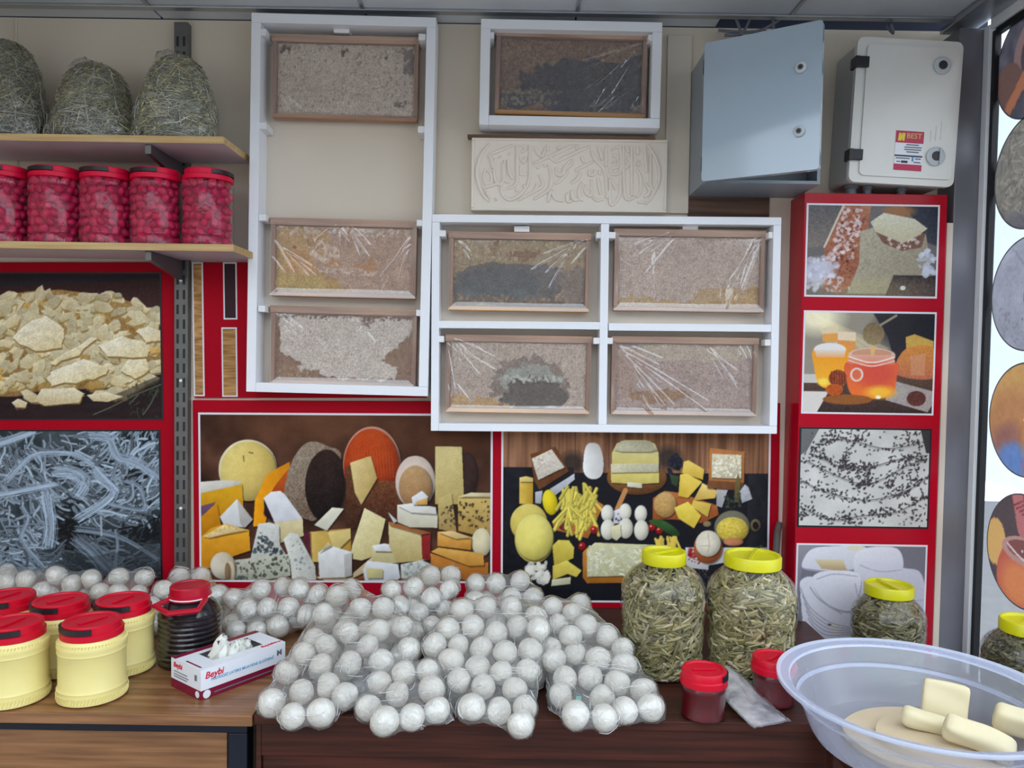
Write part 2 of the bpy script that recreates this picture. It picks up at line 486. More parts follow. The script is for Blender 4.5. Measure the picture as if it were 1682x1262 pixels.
    def line(s, pts, wd, col, alpha=1.0, sm=False, col2=None):
        if sm: pts = smooth_open(pts, 5)
        q = [s.tx(p) for p in pts]; wd = wd * s.den / 2
        n = len(q) - 1
        for i in range(n):
            (x1, y1), (x2, y2) = q[i], q[i + 1]
            w = s._win(min(x1, x2) - wd - 1, min(y1, y2) - wd - 1, max(x1, x2) + wd + 1, max(y1, y2) + wd + 1)
            if w is None: continue
            a, b, c, d = w
            yy, xx = np.mgrid[a:b, c:d].astype(np.float32); xx += .5; yy += .5
            dx, dy = x2 - x1, y2 - y1; l2 = dx * dx + dy * dy + 1e-9
            t = np.clip(((xx - x1) * dx + (yy - y1) * dy) / l2, 0, 1)
            dist = np.hypot(xx - x1 - t * dx, yy - y1 - t * dy)
            m = np.clip(wd + 0.5 - dist, 0, 1)
            cc = np.array(col, float) if col2 is None else np.array(col, float) * (1 - i / n) + np.array(col2, float) * i / n
            s._blend(w, m, cc, None, None, 0, alpha, 0)
    def specks(s, pts, n, size, col, alpha=0.8, jit=20, stretch=1.0):
        xs = [p[0] for p in pts]; ys = [p[1] for p in pts]
        rr = s.r
        import_poly = [(float(p[0]), float(p[1])) for p in pts]
        k = 0; tries = 0
        while k < n and tries < n * 6:
            tries += 1
            x = rr.uniform(min(xs), max(xs)); y = rr.uniform(min(ys), max(ys))
            ins = False; m = len(import_poly)
            for i in range(m):
                (x1, y1), (x2, y2) = import_poly[i], import_poly[(i + 1) % m]
                if (y1 > y) != (y2 > y) and x < (x2 - x1) * (y - y1) / (y2 - y1) + x1: ins = not ins
            if not ins: continue
            k += 1
            z = size * rr.uniform(0.5, 1.3)
            c = np.clip(np.array(col) + rr.uniform(-jit, jit), 0, 255)
            s.ell(x, y, z * stretch, z * rr.uniform(0.5, 1.0), c, rot=rr.uniform(0, 3.14), alpha=alpha)
    def grain(s, amp, cell=2, yc=None):
        s.a += (s.noise(cell, yc) * amp)[..., None]
    def colors(s, nx, ny):
        """linear colours sampled on an nx*ny lattice, rows from the bottom"""
        a = np.clip(s.a, 0, 255) / 255.0
        a = np.where(a <= 0.04045, a / 12.92, ((a + 0.055) / 1.055) ** 2.4)
        p = a.copy(); p[1:-1, 1:-1] = (a[1:-1, 1:-1] * 2 + a[:-2, 1:-1] + a[2:, 1:-1] + a[1:-1, :-2] + a[1:-1, 2:]) / 6
        yi = np.linspace(s.H - 1, 0, ny).round().astype(int); xi = np.linspace(0, s.W - 1, nx).round().astype(int)
        return p[yi][:, xi]
    def sheet(s, name, w, h, mat, parent, loc=(0, 0, 0), depth=None, rot=(0, 0, 0)):
        nx = max(8, int(s.w_px * s.mesh_den)); ny = max(8, int(s.h_px * s.mesh_den))
        col = s.colors(nx, ny)
        x = np.linspace(-w / 2, w / 2, nx); z = np.linspace(-h / 2, h / 2, ny)
        xx, zz = np.meshgrid(x, z)
        yy = np.zeros_like(xx) if depth is None else depth(xx, zz, col)
        v = np.stack([xx, yy, zz], -1).reshape(-1, 3)
        i = (np.arange(ny - 1)[:, None] * nx + np.arange(nx - 1)[None, :]).ravel()
        f = np.stack([i, i + 1, i + nx + 1, i + nx], -1)
        return grid_obj(name, v, f, col.reshape(-1, 3), mat, parent, loc, rot, smooth=depth is not None)

def grid_obj(name, v, f, col, mat, parent, loc=(0, 0, 0), rot=(0, 0, 0), smooth=False):
    me = bpy.data.meshes.new(name)
    me.vertices.add(len(v)); me.vertices.foreach_set('co', np.asarray(v, np.float32).ravel())
    k = f.shape[1]
    me.loops.add(len(f) * k); me.loops.foreach_set('vertex_index', f.astype(np.int32).ravel())
    me.polygons.add(len(f)); me.polygons.foreach_set('loop_start', np.arange(len(f), dtype=np.int32) * k)
    me.update(calc_edges=True)
    if col is not None:
        at = me.color_attributes.new('Col', 'FLOAT_COLOR', 'POINT')
        at.data.foreach_set('color', np.concatenate([col, np.ones((len(col), 1))], 1).astype(np.float32).ravel())
    return place(name, me, mat, parent, smooth, loc, rot)
# ------------------------------------------------------------------ the printed pictures
def pic_cheese_board():
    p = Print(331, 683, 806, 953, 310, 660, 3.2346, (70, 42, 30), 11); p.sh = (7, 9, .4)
    p.a += (p.noise(60) * 22 + p.noise(22) * 10)[..., None] * np.array([1.2, .9, .7], np.float32)
    p.sh = None; p.ell(700, 130, 420, 110, (112, 72, 46), alpha=.55, soft=1.0); p.ell(1350, 180, 260, 120, (96, 56, 34), alpha=.6, soft=1.0)
    p.poly([(60, 940), (1610, 900), (1610, 1003), (60, 1003)], (150, 98, 52), (110, 66, 36), noise=10)
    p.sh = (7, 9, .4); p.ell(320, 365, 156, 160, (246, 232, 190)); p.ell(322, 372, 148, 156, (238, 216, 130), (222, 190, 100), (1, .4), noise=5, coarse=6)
    p.line([(295, 290), (298, 320)], 6, (120, 100, 60)); p.line([(325, 272), (345, 275)], 6, (90, 80, 60))
    p.poly([(345, 660), (355, 520), (420, 385), (540, 322), (545, 380), (480, 460), (435, 530), (405, 660)], (250, 168, 20), (226, 140, 20), (1, 0))
    p.poly([(400, 600), (430, 500), (500, 400), (545, 365), (545, 520), (470, 600)], (196, 84, 26), (150, 60, 20), sm=True)
    p.poly([(515, 560), (525, 400), (580, 270), (650, 214), (740, 236), (812, 300), (700, 600), (620, 620)], (150, 134, 116), (120, 96, 80), (1, 1), noise=26, sm=True)
    p.ell(728, 440, 106, 186, (52, 34, 28), (28, 18, 18), (0, 1), rot=.06, noise=9)
    p.ell(975, 335, 152, 202, (214, 150, 130)); p.ell(972, 345, 146, 200, (196, 76, 24), (150, 40, 14), (0, 1), noise=6)
    for i in range(14):
        p.line([(870 + i * 16, 260), (880 + i * 16, 400)], 4, (216, 110, 40), .4)
    p.ell(1480, 385, 52, 120, (58, 38, 34))
    p.poly([(835, 350), (866, 335), (925, 540), (900, 660), (838, 680)], (104, 62, 36), (70, 40, 26), noise=14)
    p.poly([(985, 418), (1128, 420), (1135, 600), (1060, 650), (930, 600), (915, 540)], (112, 66, 38), (74, 38, 24), noise=16)
    p.poly([(860, 325), (968, 288), (1002, 405), (918, 545), (884, 480)], (232, 208, 146), (204, 172, 104), (1, .4), noise=6)
    p.ell(1205, 425, 106, 140, (220, 200, 186)); p.ell(1205, 450, 88, 112, (196, 158, 112), (164, 118, 76), noise=8)
    p.poly([(1310, 235), (1450, 236), (1464, 540), (1310, 540)], (224, 206, 146), (196, 170, 100), (.4, 1), noise=7)
    p.poly([(1325, 510), (1395, 478), (1424, 690), (1330, 670)], (206, 184, 120), (180, 146, 84), noise=8)
    p.specks([(1330, 560), (1400, 540), (1420, 660), (1335, 660)], 26, 7, (60, 50, 40))
    p.poly([(1430, 500), (1604, 478), (1604, 720), (1434, 680)], (212, 184, 110), (180, 140, 70), noise=8); p.poly([(1430, 500), (1500, 478), (1604, 480), (1604, 500)], (228, 214, 170))
    p.specks([(1440, 520), (1600, 510), (1600, 690), (1440, 660)], 46, 8, (62, 50, 40))
    p.poly([(62, 430), (180, 420), (276, 424), (286, 442), (62, 492)], (238, 234, 222)); p.poly([(62, 490), (286, 440), (292, 565), (62, 660)], (228, 172, 34), (206, 140, 14))
    p.poly([(62, 558), (150, 533), (74, 618)], (112, 82, 112)); p.poly([(62, 620), (152, 538), (178, 680), (62, 720)], (222, 146, 24))
    p.poly([(260, 518), (342, 626), (300, 668), (190, 656), (168, 612)], (240, 240, 240)); p.poly([(260, 518), (342, 626), (302, 668), (276, 650)], (206, 200, 194))
    p.poly([(404, 600), (400, 510), (452, 640)], (40, 26, 40))
    p.poly([(400, 512), (440, 480), (490, 474), (515, 494), (607, 620), (460, 642)], (238, 238, 242), (226, 226, 232)); p.poly([(460, 642), (607, 620), (612, 710), (482, 752)], (230, 216, 170), (206, 188, 136))
    p.poly([(66, 720), (120, 672), (200, 648), (322, 682), (328, 790), (240, 820), (120, 880), (66, 900)], (238, 172, 46), (214, 136, 20), sm=False); p.poly([(78, 715), (190, 652), (318, 680), (200, 702), (110, 724)], (246, 216, 150), noise=20)
    p.poly([(642, 690), (862, 668), (864, 840), (650, 850)], (218, 184, 98), (196, 150, 64), (1, 0)); p.poly([(612, 700), (646, 684), (652, 850), (640, 830)], (96, 30, 54)); p.poly([(740, 690), (860, 672), (862, 720), (780, 800)], (232, 206, 130))
    p.poly([(670, 652), (764, 560), (826, 566), (736, 682)], (240, 236, 214))
    p.poly([(935, 562), (1046, 620), (1000, 812), (920, 840), (858, 830), (870, 760)], (240, 228, 178), (222, 204, 140), (1, 1), noise=7)
    p.poly([(330, 830), (372, 648), (430, 640), (482, 655), (486, 760), (530, 830), (252, 846)], (226, 226, 220), noise=10); p.specks([(345, 800), (378, 680), (500, 800), (520, 828)], 70, 9, (66, 76, 78))
    p.poly([(242, 842), (534, 808), (542, 922), (236, 974)], (206, 206, 188), (184, 184, 164), noise=12); p.specks([(250, 860), (530, 822), (536, 910), (244, 955)], 80, 9, (74, 80, 70))
    p.poly([(505, 730), (540, 694), (582, 700), (672, 870), (678, 944), (552, 952), (540, 840)], (230, 230, 222), (206, 206, 196), (1, 0), noise=10); p.specks([(540, 730), (580, 720), (650, 880), (560, 900)], 22, 7, (140, 150, 156))
    p.ell(182, 872, 66, 72, (238, 230, 212), (206, 190, 160), (1, 0)); p.ell(222, 905, 26, 62, (222, 206, 176)); p.ell(206, 905, 14, 50, (150, 120, 84))
    p.poly([(676, 930), (760, 920), (860, 920), (1000, 800), (960, 890), (860, 940), (780, 968)], (228, 204, 156))
    p.poly([(688, 800), (742, 760), (868, 796), (868, 918), (830, 930), (696, 934)], (240, 240, 240), (226, 224, 220)); p.poly([(826, 812), (868, 796), (868, 920), (830, 930)], (204, 200, 196)); p.poly([(688, 800), (742, 745), (760, 762)], (222, 206, 150))
    p.poly([(975, 762), (1040, 752), (1112, 764), (1106, 852), (1030, 862), (980, 842)], (226, 210, 154)); p.poly([(975, 762), (1040, 750), (1112, 764), (1090, 792), (990, 790)], (244, 244, 246))
    p.poly([(926, 890), (950, 842), (1112, 858), (1124, 932), (1050, 974), (940, 962)], (234, 236, 238), (214, 216, 220)); p.poly([(944, 880), (1030, 884), (1030, 932), (948, 934)], (222, 210, 146))
    p.poly([(1062, 640), (1282, 702), (1286, 834), (1110, 852), (1066, 766)], (222, 208, 156), (204, 180, 116), noise=6); p.poly([(1236, 690), (1286, 690), (1286, 834), (1242, 832)], (156, 44, 44)); p.poly([(1062, 632), (1286, 690), (1240, 700), (1066, 652)], (180, 110, 60))
    p.poly([(1108, 545), (1180, 536), (1312, 556), (1324, 602), (1322, 664), (1176, 662), (1110, 636)], (232, 228, 212), (214, 206, 180)); p.poly([(1108, 548), (1180, 536), (1312, 556), (1316, 592), (1180, 584)], (244, 240, 232)); p.poly([(1060, 584), (1110, 630), (1090, 640)], (230, 230, 226))
    p.poly([(1184, 504), (1240, 470), (1272, 500), (1268, 540), (1190, 542)], (240, 240, 242)); p.poly([(1208, 528), (1270, 505), (1268, 542), (1206, 542)], (228, 176, 96))
    p.ell(1556, 740, 52, 76, (232, 220, 180))
    p.poly([(1286, 800), (1490, 868), (1592, 846), (1592, 906), (1480, 950), (1288, 856)], (206, 132, 56), (182, 108, 40)); p.poly([(1288, 792), (1330, 770), (1566, 800), (1570, 862), (1488, 866)], (232, 176, 88), (214, 150, 62)); p.poly([(1324, 686), (1400, 680), (1504, 714), (1500, 782), (1324, 762)], (232, 174, 86), (212, 144, 58)); p.poly([(1324, 686), (1400, 680), (1504, 714), (1420, 722)], (244, 208, 140))
    p.poly([(1126, 860), (1240, 836), (1332, 880), (1300, 934), (1130, 934)], (212, 214, 208), noise=14); p.specks([(1140, 860), (1240, 850), (1300, 920), (1140, 920)], 22, 9, (150, 156, 150))
    p.grain(4)
    return p

def pic_cheese_spread():
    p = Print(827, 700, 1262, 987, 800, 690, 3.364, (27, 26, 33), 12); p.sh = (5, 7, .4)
    st = p.noise(5, 160) * 26 + p.noise(16, 200) * 20
    Ht = int(p.H * .27)
    p.a[:Ht] = np.array((140, 98, 72), np.float32) + st[:Ht, :, None] * np.array([1.1, .9, .75], np.float32)
    for x in range(120, 1560, 92): p.line([(x, 30), (x, 262)], 4, (70, 46, 36), .6)
    p.poly([(80, 262), (480, 262), (480, 1010), (80, 1010)], (27, 27, 34)); p.poly([(1440, 296), (1560, 296), (1560, 1010), (1440, 1010)], (38, 38, 44))
    p.ell(1000, 210, 70, 60, (46, 40, 40), alpha=.8, soft=.8); p.ell(470, 240, 70, 60, (40, 34, 34), alpha=.8, soft=.8)
    p.poly([(240, 190), (378, 148), (452, 285), (290, 388), (262, 335)], (120, 72, 38), noise=8); p.poly([(248, 216), (356, 164), (428, 262), (284, 334)], (236, 226, 212), noise=16); p.specks([(250, 222), (352, 170), (420, 260), (288, 330)], 60, 8, (206, 190, 172))
    p.poly([(346, 384), (484, 298), (486, 330), (380, 416)], (202, 204, 210), noise=8); p.poly([(268, 400), (308, 392), (300, 464), (268, 460)], (196, 198, 206))
    p.ell(580, 120, 62, 34, (170, 120, 90), alpha=.6); p.poly([(546, 150), (570, 128), (618, 140), (642, 212), (640, 290), (612, 324), (564, 322), (534, 280), (536, 200)], (244, 242, 240), (220, 214, 210), (1, 0), sm=True)
    p.ell(828, 318, 164, 94, (166, 112, 62), (120, 74, 40), noise=8); p.line([(766, 388), (722, 490)], 26, (196, 138, 84)); p.poly([(700, 502), (734, 488), (742, 568), (702, 572)], (232, 230, 236)); p.specks([(705, 505), (735, 500), (735, 560), (705, 560)], 5, 6, (40, 40, 50))
    p.poly([(690, 182), (716, 130), (760, 112), (880, 112), (926, 132), (946, 182), (948, 242), (690, 242)], (236, 224, 160), (228, 210, 130)); p.poly([(700, 165), (740, 116), (900, 116), (938, 165), (900, 175), (740, 175)], (224, 216, 184), noise=12)
    p.poly([(684, 242), (948, 238), (950, 346), (820, 354), (688, 346)], (240, 224, 132), (222, 202, 110)); p.poly([(684, 244), (948, 238), (948, 286), (686, 292)], (222, 214, 182), noise=12); p.poly([(776, 342), (856, 350), (856, 376), (776, 368)], (236, 230, 204))
    for i in range(26): p.ell(1040 + p.r.normal(0, 20), 240 + p.r.normal(0, 26), 13, 13, (30, 32, 46), (52, 54, 70))
    p.poly([(1010, 300), (1060, 310), (1050, 370), (1020, 350)], (60, 80, 50))
    p.poly([(918, 430), (980, 390), (1060, 400), (1272, 468), (1282, 520), (1190, 566), (1040, 546), (918, 546)], (190, 112, 62), (160, 84, 40), noise=6); p.ell(985, 466, 62, 70, (216, 176, 112), (196, 148, 84), noise=16)
    p.poly([(1085, 228), (1110, 220), (1200, 270), (1192, 328), (1076, 292)], (244, 214, 110), (232, 190, 70)); p.poly([(1066, 300), (1100, 294), (1188, 340), (1110, 428), (1058, 418)], (246, 214, 96), (236, 196, 70)); p.poly([(1190, 346), (1274, 388), (1262, 428), (1140, 442)], (246, 220, 138), (228, 184, 84))
    p.poly([(1140, 440), (1240, 460), (1222, 532), (1128, 474)], (240, 204, 92)); p.poly([(1036, 482), (1110, 448), (1184, 524), (1146, 594), (1060, 540)], (248, 222, 96), (236, 202, 70))
    p.poly([(1228, 152), (1420, 172), (1418, 342), (1224, 332)], (206, 134, 74), noise=6); p.poly([(1242, 184), (1402, 190), (1402, 322), (1240, 316)], (232, 220, 188)); p.specks([(1245, 190), (1400, 195), (1400, 318), (1245, 312)], 90, 9, (246, 238, 214)); p.specks([(1245, 190), (1400, 195), (1400, 318), (1245, 312)], 40, 5, (200, 176, 126))
    p.poly([(1222, 332), (1420, 342), (1404, 386), (1216, 374)], (132, 82, 52)); p.poly([(1270, 380), (1330, 384), (1300, 480), (1270, 470)], (190, 188, 190)); p.poly([(1370, 350), (1385, 290), (1400, 350), (1390, 450), (1370, 450)], (120, 104, 60)); p.poly([(1396, 392), (1424, 352), (1444, 368), (1466, 432), (1410, 454)], (206, 208, 214), noise=14); p.specks([(1320, 400), (1400, 400), (1400, 490), (1320, 490)], 30, 9, (60, 70, 50))
    p.poly([(182, 322), (218, 314), (256, 324), (254, 468), (182, 464)], (226, 190, 84), (200, 156, 50), (1, 0)); p.poly([(182, 322), (218, 314), (256, 324), (256, 344), (182, 344)], (240, 216, 130))
    p.ell(350, 456, 40, 70, (248, 226, 50), (226, 196, 20), (1, 1), rot=-.2)
    p.poly([(366, 576), (600, 440), (646, 470), (562, 652), (376, 606)], (202, 122, 60), noise=6); p.ell(432, 580, 36, 28, (116, 40, 44), noise=20)
    for i in range(70):
        x = p.r.uniform(420, 610); t = p.r.uniform(0, 1); an = p.r.normal(1.75, .4); l = p.r.uniform(60, 120); y = 350 + t * 190 + abs(x - 520) * .2
        c = np.array((248, 226, 100)) * p.r.uniform(.82, 1.02)
        p.line([(x, y), (x + l * math.cos(an), y + l * math.sin(an))], 17, c * .72); p.line([(x - 3, y - 3), (x + l * math.cos(an) - 3, y + l * math.sin(an) - 3)], 12, c)
    p.ell(234, 570, 102, 106, (236, 216, 118), (214, 186, 84), (0, 1)); p.ell(265, 656, 108, 136, (232, 214, 110)); p.ell(264, 648, 104, 128, (248, 234, 134), (240, 222, 110))
    p.poly([(365, 694), (398, 662), (456, 664), (486, 704), (482, 764), (376, 808)], (228, 208, 92), (206, 180, 66)); p.poly([(368, 806), (446, 776), (528, 832), (500, 868), (450, 850), (368, 884)], (240, 222, 104), (224, 196, 80)); p.poly([(364, 882), (470, 868), (466, 906), (360, 918)], (228, 222, 184))
    p.specks([(220, 800), (330, 785), (345, 860), (320, 910), (230, 860)], 60, 16, (232, 228, 214), jit=18)
    for x, dy in ((668, 0), (766, -8), (852, 2)):
        p.ell(x, 514 + dy, 34, 46, (246, 242, 230), (228, 222, 204), (1, .6)); p.ell(x + 4, 604 + dy, 40, 56, (244, 240, 226), (222, 214, 192), (1, .6))
    p.poly([(690, 590), (740, 570), (745, 640), (720, 664), (696, 650)], (238, 228, 186))
    for x, y in ((595, 606), (530, 696), (914, 590), (956, 606)): p.ell(x, y, 20, 22, (196, 34, 34), (140, 16, 20)); p.ell(x - 6, y - 6, 5, 5, (240, 160, 150))
    p.poly([(896, 556), (960, 548), (1030, 584), (1068, 630), (1024, 634), (960, 596)], (60, 100, 48), (36, 66, 30), sm=True)
    p.ell(1220, 570, 22, 16, (150, 130, 96)); p.ell(1486, 576, 28, 34, (120, 104, 76)); p.ell(1486, 576, 16, 20, (30, 28, 34)); p.ell(1358, 588, 98, 92, (126, 122, 104)); p.ell(1360, 600, 88, 68, (234, 208, 92), (220, 190, 70), noise=20); p.ell(1366, 668, 54, 22, (206, 132, 92))
    p.poly([(1100, 700), (1552, 698), (1552, 742), (1230, 800), (1230, 824), (1104, 812)], (216, 216, 214)); p.specks([(1110, 705), (1200, 705), (1200, 790), (1110, 780)], 40, 10, (156, 40, 46)); p.specks([(1420, 690), (1520, 690), (1500, 730), (1420, 720)], 16, 9, (70, 90, 50))
    p.ell(1226, 700, 80, 88, (206, 116, 64), (170, 84, 40)); p.ell(1226, 678, 70, 72, (236, 226, 204), noise=8); p.line([(1225, 620), (1235, 690), (1220, 740)], 4, (196, 176, 150)); p.line([(1180, 690), (1235, 690)], 4, (200, 180, 150))
    p.poly([(534, 730), (566, 696), (1040, 690), (1090, 740), (1086, 862), (1060, 892), (560, 902), (536, 870)], (208, 142, 60), (180, 112, 42)); tr = [(556, 716), (600, 676), (1040, 690), (1070, 740), (1066, 850), (560, 866)]
    p.poly(tr, (222, 216, 170), noise=10)
    for i in range(150):
        x = p.r.uniform(565, 1050); y = p.r.uniform(695, 850); an = p.r.uniform(0, 3.1); l = p.r.uniform(14, 34)
        c = (np.array((238, 236, 206)) if x < 860 else np.array((240, 222, 130))) * p.r.uniform(.84, 1.02)
        p.line([(x, y), (x + l * math.cos(an), y + l * math.sin(an))], 9, c)
    for i in range(20):
        x = p.r.uniform(930, 1050); p.line([(x, 640 + p.r.uniform(0, 20)), (x + p.r.uniform(-30, 30), 710)], 12, np.array((240, 206, 90)) * p.r.uniform(.85, 1))
    p.specks([(1120, 820), (1240, 830), (1240, 960), (1130, 960)], 60, 5, (90, 84, 86)); p.grain(4)
    return p

def pic_butter_chips():
    p = Print(-60, 449, 263, 689, 0, 400, 4.005, (38, 30, 34), 13)
    p.a += (p.noise(40, 12) * 10)[..., None]
    p.poly([(-260, 200), (1060, 200), (1060, 240), (-260, 300)], (34, 32, 40), (56, 50, 56), alpha=.8); p.poly([(-260, 300), (1060, 230), (1060, 460), (700, 340), (-260, 340)], (58, 36, 38), (74, 46, 44), noise=5)
    sil = [(-260, 380), (0, 345), (180, 312), (400, 300), (560, 322), (700, 335), (800, 362), (930, 400), (1040, 470), (1060, 800), (990, 890), (900, 940), (720, 910), (540, 960), (300, 960), (100, 1010), (-260, 1010)]
    p.poly(sil, (176, 140, 84), (140, 104, 60), noise=24, coarse=14)
    q = p.r
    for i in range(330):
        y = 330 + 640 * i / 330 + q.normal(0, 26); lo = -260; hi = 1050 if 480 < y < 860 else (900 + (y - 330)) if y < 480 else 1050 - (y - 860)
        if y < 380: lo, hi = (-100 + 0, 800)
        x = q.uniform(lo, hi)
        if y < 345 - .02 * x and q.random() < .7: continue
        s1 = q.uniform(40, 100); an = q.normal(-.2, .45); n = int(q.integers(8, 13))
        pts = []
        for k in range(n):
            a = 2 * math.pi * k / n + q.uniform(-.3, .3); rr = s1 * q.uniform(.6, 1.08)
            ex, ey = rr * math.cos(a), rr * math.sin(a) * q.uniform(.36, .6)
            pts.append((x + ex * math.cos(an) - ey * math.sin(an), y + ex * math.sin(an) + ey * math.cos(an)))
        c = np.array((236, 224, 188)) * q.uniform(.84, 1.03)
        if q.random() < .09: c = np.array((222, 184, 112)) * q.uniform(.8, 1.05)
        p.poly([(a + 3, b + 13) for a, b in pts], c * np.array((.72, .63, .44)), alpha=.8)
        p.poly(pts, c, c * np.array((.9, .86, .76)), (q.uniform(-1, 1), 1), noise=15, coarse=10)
    for pts in ([(320, 785), (600, 618), (640, 620), (500, 730), (360, 805)], [(300, 900), (330, 850), (540, 760), (700, 810), (690, 860), (560, 900), (330, 940)], [(215, 1035), (262, 958), (480, 955), (540, 990), (500, 1050), (280, 1072)],
                [(60, 1050), (105, 1024), (166, 1050), (150, 1086), (90, 1080)], [(780, 830), (850, 740), (960, 760), (980, 830), (890, 890)], [(650, 660), (800, 606), (900, 640), (970, 700), (960, 750), (690, 740)], [(895, 570), (950, 540), (1040, 560), (1055, 640), (960, 650)], [(70, 620), (180, 520), (300, 475), (420, 560), (400, 690), (220, 710)]):
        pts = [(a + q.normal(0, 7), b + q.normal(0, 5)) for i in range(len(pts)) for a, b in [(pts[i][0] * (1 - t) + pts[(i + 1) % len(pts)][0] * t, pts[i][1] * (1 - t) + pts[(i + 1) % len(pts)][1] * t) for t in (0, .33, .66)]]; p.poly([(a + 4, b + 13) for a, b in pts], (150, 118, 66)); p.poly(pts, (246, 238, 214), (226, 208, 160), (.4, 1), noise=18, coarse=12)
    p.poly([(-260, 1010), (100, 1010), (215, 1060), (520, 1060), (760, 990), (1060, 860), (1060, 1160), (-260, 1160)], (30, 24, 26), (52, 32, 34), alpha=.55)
    for pts in ([(215, 1035), (262, 958), (480, 955), (540, 990), (500, 1050), (280, 1072)], [(60, 1050), (105, 1024), (166, 1050), (150, 1086), (90, 1080)], [(560, 1000), (680, 980), (800, 1010), (700, 1045), (600, 1040)]):
        p.poly(pts, (238, 228, 200), (206, 186, 140), (0, 1), noise=16)
    for a in ([(1050, 930), (880, 1000), (740, 1070), (600, 1130)], [(1030, 960), (980, 1060), (930, 1130)], [(900, 1000), (840, 1060)]):
        p.line(a, 7, (96, 100, 84), sm=True)
    for i in range(40):
        x = q.uniform(820, 1040); y = q.uniform(900, 1140); p.line([(x, y), (x + q.normal(0, 20), y + q.uniform(8, 26))], 5, (60, 74, 50))
    p.grain(6)
    return p

def pic_string_cheese():
    p = Print(-60, 708, 262, 950, 0, 680, 4.206, (58, 68, 74), 14)
    p.a += (p.noise(50, 40) * 22 + p.noise(14) * 10)[..., None]; q = p.r
    def strand(x, y, an, n, step, wd, c, curl):
        pts = [(x, y)]
        for k in range(n):
            an += q.normal(0, curl); x += step * math.cos(an); y += step * math.sin(an); pts.append((x, y))
        p.line(pts, wd + 4, np.array(c) * .45, .6, sm=True); p.line(pts, wd, c, .9, sm=True)
    for cx, cy, rx, ry in ((420, 720, 110, 130), (960, 820, 170, 60), (900, 450, 160, 80), (740, 360, 110, 50), (30, 960, 200, 50), (980, 150, 130, 50), (560, 320, 100, 40)):
        p.ell(cx, cy, rx, ry, (18, 22, 30), alpha=.85, soft=.7)
    for i in range(900):
        x = q.uniform(-260, 1080); y = q.uniform(110, 1130)
        an = math.sin(x / 260 + 1) * .9 + (y - 400) / 900 * (1 if x > 450 else -1) + q.normal(0, .35)
        b = q.uniform(.45, 1.0) * (1.0 if y < 720 or x < 220 else .62) ; hole = math.hypot((x - 430) / 130, (y - 760) / 160) < 1 or math.hypot((x - 960) / 180, (y - 830) / 80) < 1
        if hole: b *= .35
        strand(x, y, an, 5, q.uniform(20, 46), q.uniform(4, 17), (184 * b, 204 * b, 224 * b), .3)
    for pts, wd in (([(-60, 220), (120, 160), (260, 110)], 46), ([(40, 460), (200, 300), (360, 270), (520, 280), (640, 350)], 34), ([(640, 150), (760, 170), (820, 290), (960, 340), (1100, 440)], 60), ([(380, 400), (500, 400), (590, 460), (540, 540)], 70), ([(650, 380), (720, 460), (790, 530), (700, 620), (540, 720)], 46),
                    ([(-40, 560), (180, 520), (380, 480)], 36), ([(150, 640), (190, 720), (140, 860), (240, 1000), (330, 1100)], 22), ([(310, 560), (340, 760), (320, 900)], 70), ([(520, 860), (640, 960), (740, 1080)], 70), ([(520, 790), (720, 820), (880, 870), (1080, 1000)], 24), ([(790, 800), (800, 920), (770, 1060)], 14), ([(690, 700), (690, 840)], 14), ([(870, 460), (960, 500), (1000, 620), (960, 660), (760, 620)], 18)):
        for k in range(int(wd / 1.8)):
            o = q.normal(0, wd / 3.2, 2); b = q.uniform(.62, 1.1) * (.75 if pts[0][1] > 700 else 1)
            p.line([(a + o[0] + q.normal(0, 4), c + o[1] + q.normal(0, 4)) for a, c in pts], q.uniform(3, 7), (180 * b, 200 * b, 222 * b), .85, sm=True)
    p.poly([(520, 1000), (1100, 900), (1100, 1140), (480, 1140)], (40, 44, 48), alpha=.35)
    p.grain(7)
    return p

